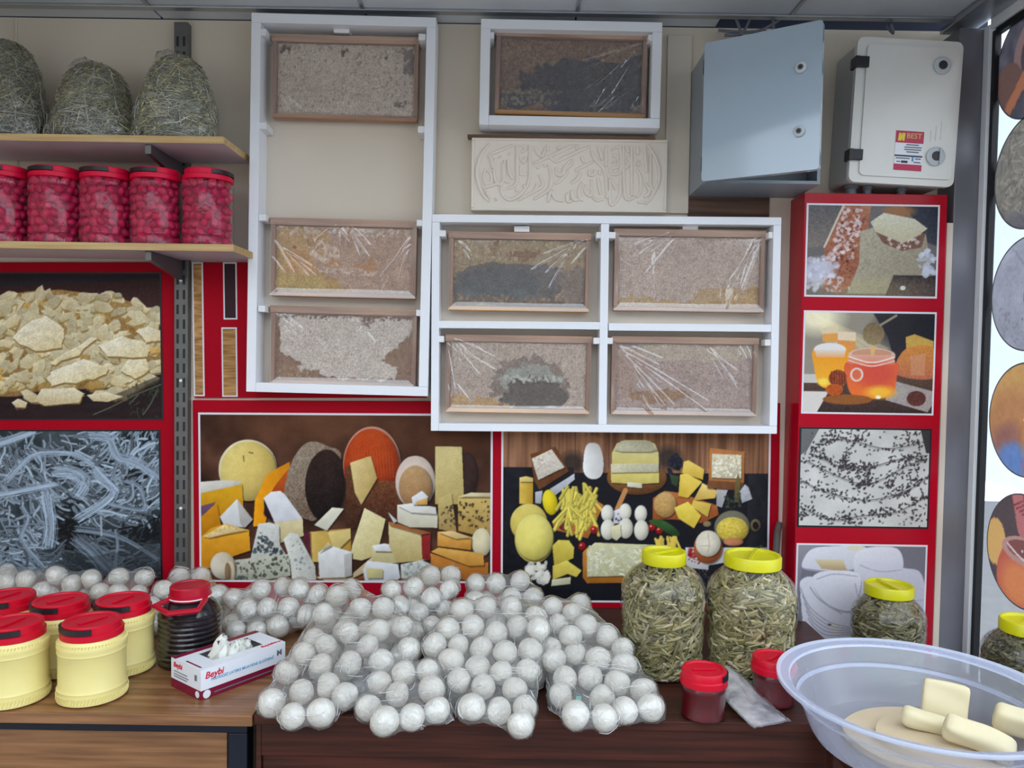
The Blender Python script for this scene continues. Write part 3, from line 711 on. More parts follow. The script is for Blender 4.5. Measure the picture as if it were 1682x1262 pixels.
def pic_comb_piece():
    p = Print(1327, 336, 1540, 488, 1280, 300, 3.154, (110, 104, 104), 15)
    p.poly([(150, 110), (330, 110), (240, 330), (150, 340)], (96, 92, 94), (130, 120, 112), noise=14); p.poly([(640, 110), (840, 110), (840, 330), (760, 300), (700, 190)], (40, 46, 62), (60, 62, 72), noise=8); p.ell(620, 140, 80, 30, (170, 110, 60), soft=.6, alpha=.8)
    p.poly([(330, 112), (470, 116), (460, 230), (400, 560), (240, 560), (236, 330)], (176, 112, 84), (150, 90, 66), noise=18, coarse=14); p.specks([(330, 130), (450, 130), (380, 400), (250, 400)], 130, 10, (216, 196, 196), jit=24); p.specks([(330, 130), (450, 130), (380, 500), (250, 500)], 70, 8, (120, 62, 44))
    p.line([(330, 112), (236, 335)], 10, (216, 206, 190))
    p.poly([(420, 250), (480, 230), (760, 260), (800, 480), (600, 580), (360, 580), (420, 420)], (178, 170, 148), (150, 140, 120), (1, 1), noise=14); p.specks([(430, 260), (740, 290), (700, 560), (420, 560)], 220, 5, (150, 142, 118), jit=14)
    p.poly([(470, 200), (540, 150), (700, 180), (768, 230), (730, 260), (640, 310), (500, 250)], (220, 216, 196), (194, 184, 150), noise=12); p.poly([(500, 250), (640, 310), (760, 250), (740, 330), (640, 350), (540, 310)], (120, 84, 70), noise=20); p.specks([(560, 270), (740, 290), (700, 350), (570, 330)], 26, 9, (214, 196, 186))
    p.poly([(600, 480), (830, 480), (830, 590), (560, 590)], (56, 46, 48), (74, 60, 60), noise=20); p.ell(650, 548, 14, 12, (224, 226, 234))
    p.ell(210, 470, 80, 70, (206, 208, 226), alpha=.9, soft=.6); p.specks([(150, 400), (280, 380), (380, 560), (150, 580)], 60, 14, (208, 204, 218), jit=24); p.specks([(230, 500), (380, 500), (360, 580), (230, 580)], 60, 8, (170, 96, 78)); p.specks([(720, 350), (820, 350), (820, 470), (740, 480)], 26, 16, (196, 200, 214))
    p.ell(480, 560, 300, 60, (200, 186, 130), alpha=.3, soft=1); p.grain(8)
    return p

def pic_honey_jars():
    p = Print(1321, 515, 1535, 680, 1280, 300, 3.154, (150, 142, 128), 16)
    p.poly([(480, 680), (820, 680), (820, 1010), (620, 1010), (560, 800)], (52, 48, 54), (40, 36, 40), noise=6); p.ell(700, 760, 180, 110, (36, 34, 42), soft=.8)
    for k in range(5): p.poly([(160, 680), (180, 680), (330 + k * 60, 860), (260 + k * 60, 880)], (250, 228, 170), alpha=.28)
    p.ell(190, 700, 120, 80, (255, 244, 206), soft=1, alpha=.9)
    p.poly([(120, 1000), (840, 1000), (840, 1210), (110, 1210)], (96, 72, 62), (60, 44, 42), noise=10); p.poly([(120, 1090), (260, 1090), (200, 1200), (110, 1200)], (220, 212, 206)); p.poly([(120, 1000), (200, 1000), (200, 1045), (120, 1045)], (206, 198, 190)); p.poly([(560, 1020), (840, 1090), (780, 1190), (560, 1130)], (170, 160, 156), noise=16)
    p.poly([(220, 760), (300, 745), (300, 830), (220, 830)], (228, 206, 170)); p.poly([(220, 790), (300, 785), (300, 830), (220, 830)], (226, 160, 80)); p.poly([(300, 775), (395, 780), (395, 870), (300, 860)], (232, 210, 180)); p.poly([(300, 820), (395, 825), (395, 880), (300, 870)], (224, 150, 80))
    p.ell(485, 785, 56, 58, (120, 102, 74), (150, 130, 96), noise=12); p.line([(520, 740), (600, 690)], 12, (150, 140, 120))
    p.poly([(655, 800), (700, 785), (800, 820), (800, 900), (660, 870)], (206, 166, 80), noise=8); p.poly([(612, 920), (680, 850), (810, 860), (810, 1010), (620, 1000)], (214, 140, 62), (190, 110, 80), noise=14, sm=True); p.poly([(680, 900), (760, 880), (760, 1000), (690, 1000)], (216, 160, 130), alpha=.5)
    p.poly([(184, 860), (350, 850), (356, 1000), (330, 1060), (220, 1064), (180, 960)], (236, 150, 40), (250, 180, 50), sm=True); p.ell(262, 870, 84, 34, (232, 226, 222)); p.poly([(182, 872), (344, 872), (340, 910), (190, 912)], (226, 214, 206), (234, 170, 110)); p.ell(230, 1040, 30, 18, (255, 220, 90), soft=.8)
    p.poly([(360, 930), (600, 930), (612, 1010), (580, 1110), (400, 1116), (352, 1020)], (222, 92, 66), (240, 120, 50), sm=True); p.ell(500, 1000, 100, 60, (212, 74, 66), alpha=.7, soft=.7); p.ell(530, 1090, 70, 30, (255, 190, 60), soft=.9); p.ell(520, 1116, 14, 9, (255, 250, 214))
    p.ell(480, 895, 122, 36, (222, 190, 176)); p.ell(480, 888, 104, 24, (206, 150, 120)); p.poly([(362, 895), (598, 895), (600, 945), (360, 945)], (226, 170, 150), (222, 120, 90), alpha=.9); p.line([(362, 905), (480, 935), (598, 905)], 7, (244, 224, 214), sm=True); p.line([(362, 925), (480, 955), (598, 925)], 6, (240, 206, 190), sm=True)
    p.ell(405, 1000, 34, 36, (236, 210, 200)); p.ell(405, 1000, 24, 27, (222, 110, 74)); p.poly([(470, 850), (500, 850), (490, 900), (476, 900)], (224, 180, 120))
    p.ell(306, 1020, 48, 44, (150, 70, 40), noise=20); 
    for k in range(6): p.line([(270 + k * 14, 985), (276 + k * 14, 1060)], 4, (90, 40, 30))
    p.ell(290, 1080, 46, 30, (186, 86, 34), noise=16); p.ell(360, 1130, 130, 26, (150, 90, 44), noise=8); p.ell(720, 1120, 50, 40, (96, 54, 50), noise=14); p.grain(5)
    return p

def pic_cumin_cheese():
    p = Print(1316, 706, 1526, 866, 1280, 660, 2.868, (206, 204, 200), 17)
    p.a += (p.noise(40) * 12)[..., None]
    p.poly([(96, 120), (190, 125), (130, 240), (96, 260)], (110, 108, 110)); p.poly([(660, 130), (712, 130), (712, 240), (690, 240)], (60, 58, 62))
    q = p.r
    rows = [[(190, 190), (320, 180), (500, 220), (660, 190)], [(160, 250), (300, 310), (420, 310), (560, 270), (680, 250)], [(130, 280), (250, 340), (420, 390), (600, 300), (690, 270)], [(110, 380), (260, 440), (430, 465), (600, 420), (700, 350)], [(100, 500), (260, 560), (400, 540), (560, 520), (700, 440)], [(320, 230), (310, 290), (340, 310)], [(420, 390), (430, 300)]]
    for pts in rows:
        p.line([(a, b + 5) for a, b in pts], 12, (150, 146, 144), .5, sm=True); p.line(pts, 4, (92, 90, 92), .8, sm=True)
        sp = smooth_open(pts, 12)
        for k in range(len(sp) * 2):
            a, b = sp[int(q.integers(0, len(sp)))]; p.ell(a + q.normal(0, 12), b + q.normal(0, 12), q.uniform(5, 9), q.uniform(3, 5), (58, 52, 54), rot=q.uniform(0, 3), alpha=.9)
    for c, n in (((360, 170), 26), ((170, 240), 22), ((400, 330), 26), ((540, 390), 34), ((390, 400), 20), ((230, 430), 14), ((490, 520), 20), ((350, 560), 30), ((640, 350), 22), ((610, 160), 20), ((240, 160), 18), ((670, 540), 16), ((130, 540), 18), ((600, 450), 18)):
        for k in range(n): p.ell(c[0] + q.normal(0, 30), c[1] + q.normal(0, 22), q.uniform(5, 10), q.uniform(3, 5), (56, 50, 52), rot=q.uniform(0, 3), alpha=.9)
    for k in range(130): p.ell(q.uniform(110, 700), q.uniform(135, 585), q.uniform(4, 8), q.uniform(3, 5), (70, 64, 66), rot=q.uniform(0, 3), alpha=.85)
    p.grain(6)
    return p

def pic_white_sheets():
    p = Print(1311, 897, 1519, 1053, 1280, 660, 2.868, (120, 118, 128), 18)
    p.poly([(85, 680), (200, 685), (110, 760), (100, 900), (85, 980)], (150, 146, 156), (120, 116, 126)); p.poly([(85, 1000), (150, 1120), (85, 1120)], (96, 104, 116))
    def sh(pts, c=(228, 226, 236), c2=(206, 204, 216)): p.poly([(a + 3, b + 9) for a, b in pts], (160, 156, 170), sm=True); p.poly(pts, c, c2, (.3, 1), sm=True, noise=3)
    sh([(110, 760), (150, 700), (240, 684), (400, 684), (390, 760), (300, 800), (130, 790)]); sh([(350, 740), (400, 690), (550, 690), (580, 780), (520, 820), (380, 850)]); sh([(380, 760), (580, 780), (660, 800), (690, 900), (680, 1000), (400, 960)], (216, 214, 226), (190, 188, 202))
    p.poly([(165, 745), (300, 745), (325, 805), (200, 790)], (218, 206, 170), (180, 150, 110)); p.ell(355, 692, 36, 12, (222, 214, 190))
    for k in range(4):
        sh([(100 + k * 6, 860 + k * 50), (160, 830 + k * 50), (220, 900 + k * 45), (330, 980 + k * 30), (350, 1060 + k * 20), (240, 1060 + k * 24), (140, 980 + k * 45)])
    sh([(160, 830), (230, 800), (370, 810), (380, 900), (340, 985), (240, 960), (180, 900)], (232, 230, 240), (216, 214, 226))
    p.poly([(230, 1040), (300, 1060), (280, 1120), (260, 1090)], (222, 216, 206)); p.line([(150, 880), (200, 940), (300, 1000)], 7, (176, 172, 186), sm=True); p.ell(245, 1055, 10, 6, (60, 56, 60))
    for k in range(5): p.line([(104 + k * 10, 880 + k * 36), (150 + k * 8, 970 + k * 26), (240, 1040 + k * 16), (345, 1066 + k * 8)], 5, (160, 156, 172), .8, sm=True)
    for a in ([(380, 770), (470, 800), (580, 790)], [(360, 860), (380, 960), (370, 1060)], [(400, 900), (520, 940), (680, 930)], [(180, 840), (260, 815), (370, 825)]): p.line(a, 5, (168, 164, 180), .8, sm=True)
    p.grain(4)
    return p

# comb colouring, one for each framed honeycomb
def comb_print(box, zoom, base, seed, fn):
    p = Print(*box, *zoom, base, seed, den=1.4, mesh_den=0.6)
    p.a += (p.noise(3) * 12 + p.noise(9) * 9 + p.noise(40) * 8)[..., None]
    fn(p); p.a *= np.array((1.17, 1.16, 1.13), np.float32); p.grain(11, 2)
    return p
ZA, ZB, ZL, ZC = (400, 0, 3.711), (700, 0, 3.505), (400, 320, 3.506), (690, 330, 2.713)
def ragged(p, pts, col, col2=None, alpha=1.0, jag=14, noise=16, n=8):
    sp = smooth_closed(pts, n); q = p.r
    p.poly([(a + q.normal(0, jag), b + q.normal(0, jag)) for a, b in sp], col, col2, alpha=alpha, noise=noise, coarse=10)
def c_a1(p):
    p.specks([(210, 260), (1050, 280), (1040, 660), (215, 650)], 420, 7, (132, 118, 112), .5, 14); ragged(p, [(950, 290), (1050, 280), (1060, 420), (1000, 420), (980, 330)], (120, 106, 100)); p.specks([(570, 290), (650, 280), (600, 330)], 12, 9, (80, 50, 46)); ragged(p, [(225, 270), (275, 265), (270, 300), (230, 300)], (96, 74, 74)); p.specks([(940, 560), (1010, 580), (1000, 640), (920, 620)], 30, 8, (120, 104, 96)); p.ell(870, 330, 9, 9, (70, 40, 40))
def c_a3(p):
    ragged(p, [(185, 170), (480, 190), (470, 330), (420, 420), (600, 560), (190, 560)], (176, 138, 92), (170, 134, 70), noise=12); ragged(p, [(190, 480), (440, 500), (440, 560), (190, 560)], (176, 150, 80), alpha=.8); ragged(p, [(250, 330), (380, 320), (400, 430), (280, 450)], (178, 124, 60), alpha=.8)
    p.specks([(340, 220), (540, 300), (540, 420), (400, 360)], 130, 10, (206, 180, 166), .8); ragged(p, [(350, 220), (440, 280), (430, 320), (360, 270)], (146, 98, 44), alpha=.6); ragged(p, [(480, 370), (540, 380), (530, 420), (490, 410)], (172, 110, 40), alpha=.6); ragged(p, [(660, 400), (730, 350), (770, 430), (700, 450)], (172, 112, 48), alpha=.6); p.ell(290, 300, 12, 12, (140, 86, 40))
    p.specks([(190, 170), (960, 180), (960, 230), (190, 220)], 140, 9, (200, 180, 172), .7); p.specks([(400, 420), (780, 430), (780, 470), (400, 450)], 70, 8, (204, 184, 172), .7)
def c_a4(p):
    p.a[:] = np.array((134, 98, 74)); p.grain(14, 3); p.grain(8, 9)
    ragged(p, [(190, 700), (300, 690), (560, 700), (950, 700), (950, 800), (860, 880), (800, 940), (880, 970), (870, 1040), (640, 1050), (420, 1020), (310, 1000), (330, 960), (210, 900), (215, 800)], (196, 184, 178), jag=9, noise=18); p.specks([(240, 720), (930, 720), (800, 900), (700, 1020), (420, 1000), (240, 880)], 500, 6, (160, 144, 136), .5, 12)
    p.specks([(190, 690), (960, 690), (960, 715), (190, 715)], 50, 9, (96, 70, 60)); ragged(p, [(690, 705), (740, 705), (735, 735), (695, 730)], (120, 96, 90)); p.specks([(200, 960), (330, 1000), (640, 1060), (200, 1060)], 50, 7, (176, 148, 112), .6)
def c_b1(p):
    p.a[:] = np.array((120, 92, 74)); p.grain(20, 3); p.grain(14, 8); p.specks([(430, 220), (1220, 220), (1200, 340), (430, 400)], 360, 7, (158, 130, 100), .5)
    ragged(p, [(560, 440), (680, 360), (900, 330), (1230, 340), (1230, 620), (450, 610), (520, 520)], (66, 58, 62), (58, 54, 64), noise=14, jag=22); p.specks([(560, 440), (1100, 340), (1100, 560), (560, 540)], 200, 6, (98, 92, 88), .5); p.specks([(440, 500), (800, 510), (760, 600), (440, 600)], 130, 10, (132, 122, 100), .7); ragged(p, [(690, 560), (780, 530), (760, 600)], (60, 54, 64))
def c_c1(p):
    p.a[:] = np.array((146, 124, 96)); p.grain(18, 3); p.grain(10, 9); p.specks([(150, 140), (740, 150), (700, 260), (150, 240)], 220, 6, (178, 156, 118), .6); ragged(p, [(390, 210), (520, 200), (500, 235), (420, 240)], (122, 84, 50)); ragged(p, [(320, 185), (345, 185), (340, 205), (320, 205)], (120, 80, 46))
    ragged(p, [(150, 330), (200, 290), (300, 262), (560, 264), (640, 310), (620, 400), (520, 450), (200, 440), (150, 400)], (86, 78, 78), jag=9, noise=10); ragged(p, [(180, 330), (280, 290), (420, 290), (520, 330), (500, 420), (220, 430)], (66, 66, 72), (74, 80, 84), jag=9, noise=8); ragged(p, [(600, 310), (740, 290), (740, 460), (560, 470), (640, 400)], (112, 96, 90), alpha=.8); ragged(p, [(150, 430), (740, 440), (740, 470), (150, 470)], (96, 72, 56), alpha=.8); p.specks([(160, 400), (700, 420), (700, 460), (160, 450)], 80, 6, (140, 120, 96), .7)
def c_c2(p):
    p.specks([(900, 150), (1520, 150), (1500, 460), (900, 450)], 700, 6, (158, 136, 128), .55, 12); ragged(p, [(900, 430), (1100, 440), (1400, 430), (1510, 380), (1510, 480), (900, 470)], (178, 146, 100), alpha=.8); ragged(p, [(1240, 400), (1500, 370), (1500, 470), (1260, 470)], (170, 130, 72), alpha=.55)
def c_c3(p):
    p.specks([(150, 640), (720, 640), (720, 900), (150, 880)], 500, 6, (150, 132, 124), .55, 12); ragged(p, [(320, 800), (370, 720), (470, 690), (600, 720), (660, 800), (650, 900), (360, 880)], (126, 108, 100), jag=10); ragged(p, [(350, 790), (430, 740), (560, 745), (630, 800), (520, 790), (420, 800), (400, 840)], (140, 140, 134), jag=9); ragged(p, [(400, 830), (430, 790), (560, 785), (630, 830), (630, 905), (380, 905), (370, 870)], (78, 66, 60), jag=8)
    p.specks([(370, 780), (640, 770), (630, 800), (400, 800)], 50, 8, (190, 190, 184), .8); ragged(p, [(140, 860), (380, 890), (380, 915), (140, 915)], (176, 138, 88), alpha=.8)
def c_c4(p):
    p.specks([(880, 640), (1480, 640), (1470, 920), (880, 900)], 600, 6, (138, 118, 114), .55, 12); ragged(p, [(950, 650), (1450, 640), (1450, 690), (960, 700)], (178, 166, 146), alpha=.6); ragged(p, [(960, 850), (1180, 840), (1160, 890), (970, 890)], (140, 98, 58), alpha=.8); ragged(p, [(890, 660), (960, 650), (1040, 760), (900, 860)], (150, 118, 104), alpha=.5)
# ------------------------------------------------------------------ the room
XW = 1.262                                             # plane of the side glazing
FRONT = 1.05                                           # where the soffit ends and the open street begins
struct(MB().box(-1.62, XW + 0.01, W, W + 0.15, 0, CEIL - 0.004).build('wall_back', 'wall_paint'))
struct(MB().box(-1.77, -1.62, FRONT - 1.2, W + 0.15, 0, 2.9).build('wall_left_unseen', 'wall_paint'))  # unseen side wall, run forward past the soffit to darken the left side
struct(MB().box(-1.9, XW + 0.1, -0.6, W + 0.15, -0.1, 0.0).build('floor', 'floor_tile'))
# void above the missing ceiling strip
cl = struct(MB().box(-1.77, XW + 0.05, FRONT, W + 0.15, CEIL + 0.32, CEIL + 0.42).box(-1.77, XW + 0.05, W, W + 0.15, CEIL - 0.004, CEIL + 0.32)
            .box(-1.77, XW + 0.05, FRONT, FRONT + 0.03, CEIL - 0.03, CEIL + 0.32).build('ceiling', 'dark_void'))
STRIP = 2.117
seams = [-1.60, -0.99, -0.415, 0.16, 0.735, 1.25]
for i in range(len(seams) - 1):
    a, b = seams[i] + 0.004, seams[i + 1] - 0.004
    for y0, y1 in ((STRIP - 0.545, STRIP - 0.012), (STRIP - 1.05, STRIP - 0.557)):
        MB().box(a, b, y0, y1, CEIL, CEIL + 0.012, bev=0.002).build('ceiling_panel', 'ceiling_tile', cl)
    MB().box(b - 0.001, b + 0.009, FRONT + 0.03, STRIP, CEIL - 0.005, CEIL + 0.008).build('ceiling_batten', 'alu', cl)
for a, b in ((-1.60, -0.99), (-0.99, -0.415), (-0.415, 0.16), (0.16, 0.555)):
    MB().box(a + 0.003, b - 0.003, STRIP + 0.012, W - 0.001, CEIL - 0.002, CEIL + 0.010, bev=0.002).build('ceiling_panel', 'ceiling_tile', cl)
MB().box(-1.60, 1.25, STRIP - 0.013, STRIP + 0.012, CEIL - 0.007, CEIL + 0.014, bev=0.002).build('ceiling_batten', 'alu', cl)
MB().box(-1.60, 1.25, STRIP - 0.556, STRIP - 0.546, CEIL - 0.005, CEIL + 0.014).build('ceiling_batten', 'alu', cl)
MB().box(1.17, 1.25, FRONT + 0.03, STRIP + 0.06, CEIL - 0.02, CEIL - 0.004, bev=0.003).build('edge_trim', 'alu', cl)
# loose cables seen in the gap above the meter boxes
for k, (u0, v0, u1, v1) in enumerate(((1190, 58, 1235, 38), (1215, 60, 1205, 40), (1255, 52, 1268, 36), (1455, 42, 1462, 58), (1180, 50, 1290, 44))):
    a = P(u0, v0, W - 0.04); b = P(u1, v1, W - 0.05)
    c = (a + b) / 2 + Vector((0.01, -0.01, -0.012))
    tag(MB().tube([tuple(q) for q in smooth_open([a[:], c[:], (b.x, b.y, b.z + 0.03)], 5)], 0.004, 6).build('loose_cable', 'cable', None, True),
        ['thin grey cable slanting up into the ceiling gap over the grey meter box', 'short grey cable dangling at the corner of the ceiling gap', 'grey cable rising behind the grey meter box door',
         'grey cable rising into the ceiling gap above the cream meter box', 'grey cable lying across the ceiling gap over the grey meter box'][k], 'cable', 'cables in the ceiling gap')
# wall sheet seams and the pilaster edge
def trim(name, u0, v0, u1, v1, d, mat='panel_paint'):
    a = P(u0, v0, W); b = P(u1, v1, W)
    return struct(MB().box(min(a.x, b.x), max(a.x, b.x), W - d, W, min(a.z, b.z), max(a.z, b.z), bev=0.002).build(name, mat))
trim('trim_1', 1096, 60, 1129, 352, 0.012)
trim('trim_2', 26, 32, 32, 425, 0.006)
trim('trim_3', 700, 34, 1165, 44, 0.02)
# brown board left bare under the grey meter box
a = P(1130, 322, W); b = P(1262, 362, W)
tag(MB().box(a.x, b.x, W - 0.006, W, b.z, a.z).build('bare_board', 'brown_board'), 'worn brown bare board strip under the grey meter box', 'board')

# right-hand glazing: post, frame, gasket, glass
post = struct(MB().box(1.186, XW, W - 0.085, W - 0.0005, 0.0, CEIL - 0.03, bev=0.003).build('column_right', 'frame_grey'))
MB().box(1.168, 1.1855, W - 0.088, W - 0.0005, 0.0, CEIL - 0.55, bev=0.002).build('cover_strip', 'panel_paint', post)
win = struct(thing('window_1', None, None, (XW, 0, 0)))
y0, y1 = FRONT + 0.02, W - 0.085
MB().box(-0.012, 0.018, y1 - 0.026, y1 - 0.0005, 0.02, CEIL - 0.03, bev=0.003).build('frame_bar', 'alu_bright', win)
MB().box(-0.004, 0.0125, y1 - 0.040, y1 - 0.0265, 0.02, CEIL - 0.05).build('gasket', 'rubber', win)
MB().box(-0.011, 0.018, y0, y1 - 0.0265, CEIL - 0.045, CEIL + 0.10, bev=0.003).build('frame_bar', 'alu_bright', win)
MB().box(-0.004, 0.0125, y0 + 0.04, y1 - 0.041, CEIL - 0.062, CEIL - 0.046).build('gasket', 'rubber', win)
MB().box(-0.014, 0.035, y0, y1 - 0.047, 0.02, 0.12, bev=0.003).build('frame_bar', 'alu', win)
MB().box(-0.014, 0.035, y0, y0 + 0.038, 0.121, CEIL - 0.063, bev=0.003).build('frame_bar', 'alu', win)
MB().box(0.009, 0.0125, y0 + 0.039, y1 - 0.041, 0.121, CEIL - 0.063).build('pane', 'window_glass', win)

# the street outside
struct(MB().box(-14, 14, -16, 9, -0.16, -0.101).build('pavement', 'pavement'))
fac = thing('street_building', 'bright white street facade seen beyond the glass', 'building', (6.5, 4.5, -0.1))
MB().box(0, 0.4, -4, 9, 0, 5.6).build('wall', 'facade', fac)
MB().box(-0.06, 0.0, -0.9, 4.2, 1.16, 1.62).build('sign_band', 'blue_paint', fac)
MB().box(-0.05, 0.0, -0.9, 4.2, 0.35, 0.55).build('sign_band', 'blue_paint', fac)
far = thing('facing_building', 'plain brown street building opposite the shop front', 'building', (0, -15.5, -0.1))
MB().box(-12, 12, -1, 0, 0, 5.2).build('wall', 'facade_far', far)
MB().box(-12.2, 12.2, -1, 0.25, 5.2, 5.4).build('cornice', 'facade_far', far)

# ------------------------------------------------------------------ tables
YF = 1.484
# left table
tl = thing('work_table', 'light oak topped table with black steel frame under the cream jars', 'table', (-1.05, 1.83, 0))
x0, x1 = -0.56, 0.553
MB().box(x0, x1, YF - 1.83, 0.345, TOP - 0.022, TOP, bev=0.002).build('table_top', 'light_oak', tl)
for a, b, c, d in ((x0 + 0.01, x1 - 0.02, YF - 1.83 + 0.03, YF - 1.83 + 0.06), (x0 + 0.01, x1 - 0.02, 0.30, 0.33)):
    MB().box(a, b, c, d, TOP - 0.05, TOP - 0.0225, bev=0.002).build('frame_rail', 'black_steel', tl)
for a in (x0 + 0.01, x1 - 0.058):
    for c in (YF - 1.83 + 0.03, 0.292):
        MB().box(a, a + 0.038, c, c + 0.038, 0.0, TOP - 0.0505, bev=0.002).build('leg', 'black_steel', tl)
MB().box(x0 + 0.05, x1 - 0.062, YF - 1.83 + 0.036, YF - 1.83 + 0.052, 0.12, TOP - 0.051, bev=0.002).build('front_panel', 'light_oak', tl)
# right table
tr = thing('display_counter', 'dark walnut counter under the bags of white balls', 'counter', (0.15, 1.83, 0))
x0, x1 = -0.645, 0.66
MB().box(x0, x1, YF - 1.83 + 0.004, 0.345, TOP - 0.02, TOP - 0.001, bev=0.002).build('counter_top', 'dark_walnut', tr)
MB().box(x0 + 0.012, x1 - 0.01, YF - 1.83 + 0.012, YF - 1.83 + 0.030, TOP - 0.085, TOP - 0.0205, bev=0.002).build('apron', 'dark_walnut', tr)
MB().box(x0 + 0.012, x1 - 0.01, YF - 1.83 + 0.020, YF - 1.83 + 0.036, 0.05, TOP - 0.0865, bev=0.002).build('front_panel', 'dark_walnut', tr)
for a in (x0 + 0.002, x1 - 0.022):
    MB().box(a, a + 0.009, YF - 1.83 + 0.014, 0.33, 0.0, TOP - 0.0205).build('side_panel', 'dark_walnut', tr)
# return counter that carries the tub, and the low bench by the glazing
tt = thing('side_counter', 'dark walnut return counter beneath the plastic tub', 'counter', (0.82, 1.2, 0))
MB().box(-0.215, 0.40, -0.25, 0.28, TOP - 0.021, TOP - 0.001, bev=0.002).build('counter_top', 'dark_walnut', tt)
for a in (-0.205, 0.37):
    for c in (-0.24, 0.23):
        MB().box(a, a + 0.03, c, c + 0.03, 0, TOP - 0.0215).build('leg', 'dark_walnut', tt)
tb = thing('low_bench', 'low wooden bench in the corner by the glass', 'bench', (1.04, 1.82, 0))
MB().box(-0.225, 0.15, -0.30, 0.26, 0.680, 0.700, bev=0.002).build('bench_top', 'dark_walnut', tb)
for a in (-0.215, 0.11):
    for c in (-0.29, 0.22):
        MB().box(a, a + 0.03, c, c + 0.03, 0, 0.6795).build('leg', 'dark_walnut', tb)

# ------------------------------------------------------------------ slotted upright, shelves, brackets
ax = P(301, 400, W - 0.01).x
up = thing('slotted_upright', 'slotted grey steel shelf upright screwed to the wall', 'shelf upright', (ax, W - 0.026, 0.80))
UH = CEIL - 0.80 - 0.02
MB().box(-0.019, 0.019, 0.0, 0.0255, 0, UH, bev=0.002).build('rail', 'rail_steel', up)
slot = MB().box(-0.003, 0.003, -0.0012, 0.0, -0.013, 0.013).mesh('slot'); slot.materials.append(MATS['slot_dark'])
for k in range(38):
    for s in (-0.009, 0.009):
        place('slot', slot, None, up, loc=(s, 0, 0.04 + k * 0.041))
for zz in (0.26, 0.62, 0.9): MB().lathe([(0.0045, 0), (0.004, 0.002), (0.0, 0.003)], 10).build('screw', 'alu_bright', up, rot=(R(90), 0, 0), loc=(0, 0, zz))
SF = 1.955
sh_def = [(P(200, 222, SF).z, P(367, 226, SF).x, 'upper light wood shelf board carrying the bags of dried herb'),
          (P(200, 399, SF).z, P(383, 402, SF).x, 'lower light wood shelf board carrying the jars of pink olives')]
SHELF = []
for z, xe, lab in sh_def:
    s = thing('wall_shelf', lab, 'shelf', (0, 0, z), group='wall shelves')
    MB().box(-1.60, xe - 0.0012, SF + 0.0012, W - 0.03, -0.017, -0.0003).build('board', 'shelf_laminate', s)
    MB().box(-1.60, xe, SF - 0.0004, SF + 0.001, -0.0175, 0.0).build('edge_band', 'shelf_edge', s)
    MB().box(xe - 0.001, xe + 0.0006, SF + 0.001, W - 0.03, -0.0175, 0.0).build('edge_band', 'shelf_edge', s)
    # bracket: tapering arm from the upright to the front edge
    x = ax
    br = MB(); y0 = SF + 0.02; y1 = W - 0.0265
    br.add([(x - .006, y0, -.018), (x + .006, y0, -.018), (x + .006, y1, -.018), (x - .006, y1, -.018), (x - .006, y0, -.040), (x + .006, y0, -.040), (x + .006, y1, -.072), (x - .006, y1, -.072)],
           [(0, 1, 2, 3), (4, 7, 6, 5), (0, 4, 5, 1), (1, 5, 6, 2), (2, 6, 7, 3), (3, 7, 4, 0)])
    b_ = br.build('bracket', 'bracket_steel', s)
    MB().box(x - .008, x + .008, y0 - .006, y0, -.042, -.018, bev=.002).build('bracket_cap', 'rail_steel', b_)
    SHELF.append(z)
# ------------------------------------------------------------------ printed wall panels
def panel(name, label, box_px, Yb, pics, mat='red_print', border='border_white', bw=4.5, group=None, thick=0.008, printmat='print', deep=None, cat='poster', rot=True):
    """pics: list of (corner pixels, Print, border material)"""
    c, w, h, ang = rect(*box_px, Yb)
    t = thing(name, label, cat, (c.x, Yb, c.z), (0, ang if rot else 0, 0), group)
    MB().box(-w / 2, w / 2, 0.0, deep if deep else thick, -h / 2, h / 2, bev=0.001).build('backing_board', mat, t)
    ca, sa = math.cos(ang), math.sin(ang)
    for px, pr, bm in pics:
        q, pw, ph, pa = rect(*px, Yb)
        dx, dz = q.x - c.x, q.z - c.z
        lx, lz = dx * ca - dz * sa, dx * sa + dz * ca
        e = bw / 600.0
        f = MB().box(-pw / 2, pw / 2, -0.0012, 0, -ph / 2, ph / 2).build('print_border', bm, t, loc=(lx, 0, lz))
        pr().sheet('photo_print', pw - 2 * e, ph - 2 * e, printmat, f, loc=(0, -0.0016, 0))
    return t
YP = W - 0.009
panel('wall_poster', 'red poster panel with cheese flakes and string cheese pictures beside the shelf upright', [(-160, 431), (291, 431), (291, 1060), (-160, 1060)], YP,
      [([(-60, 446), (267, 449), (267, 691), (-60, 690)], pic_butter_chips, 'border_black'), ([(-60, 705), (266, 707), (265, 953), (-60, 953)], pic_string_cheese, 'border_black')], bw=3.0)
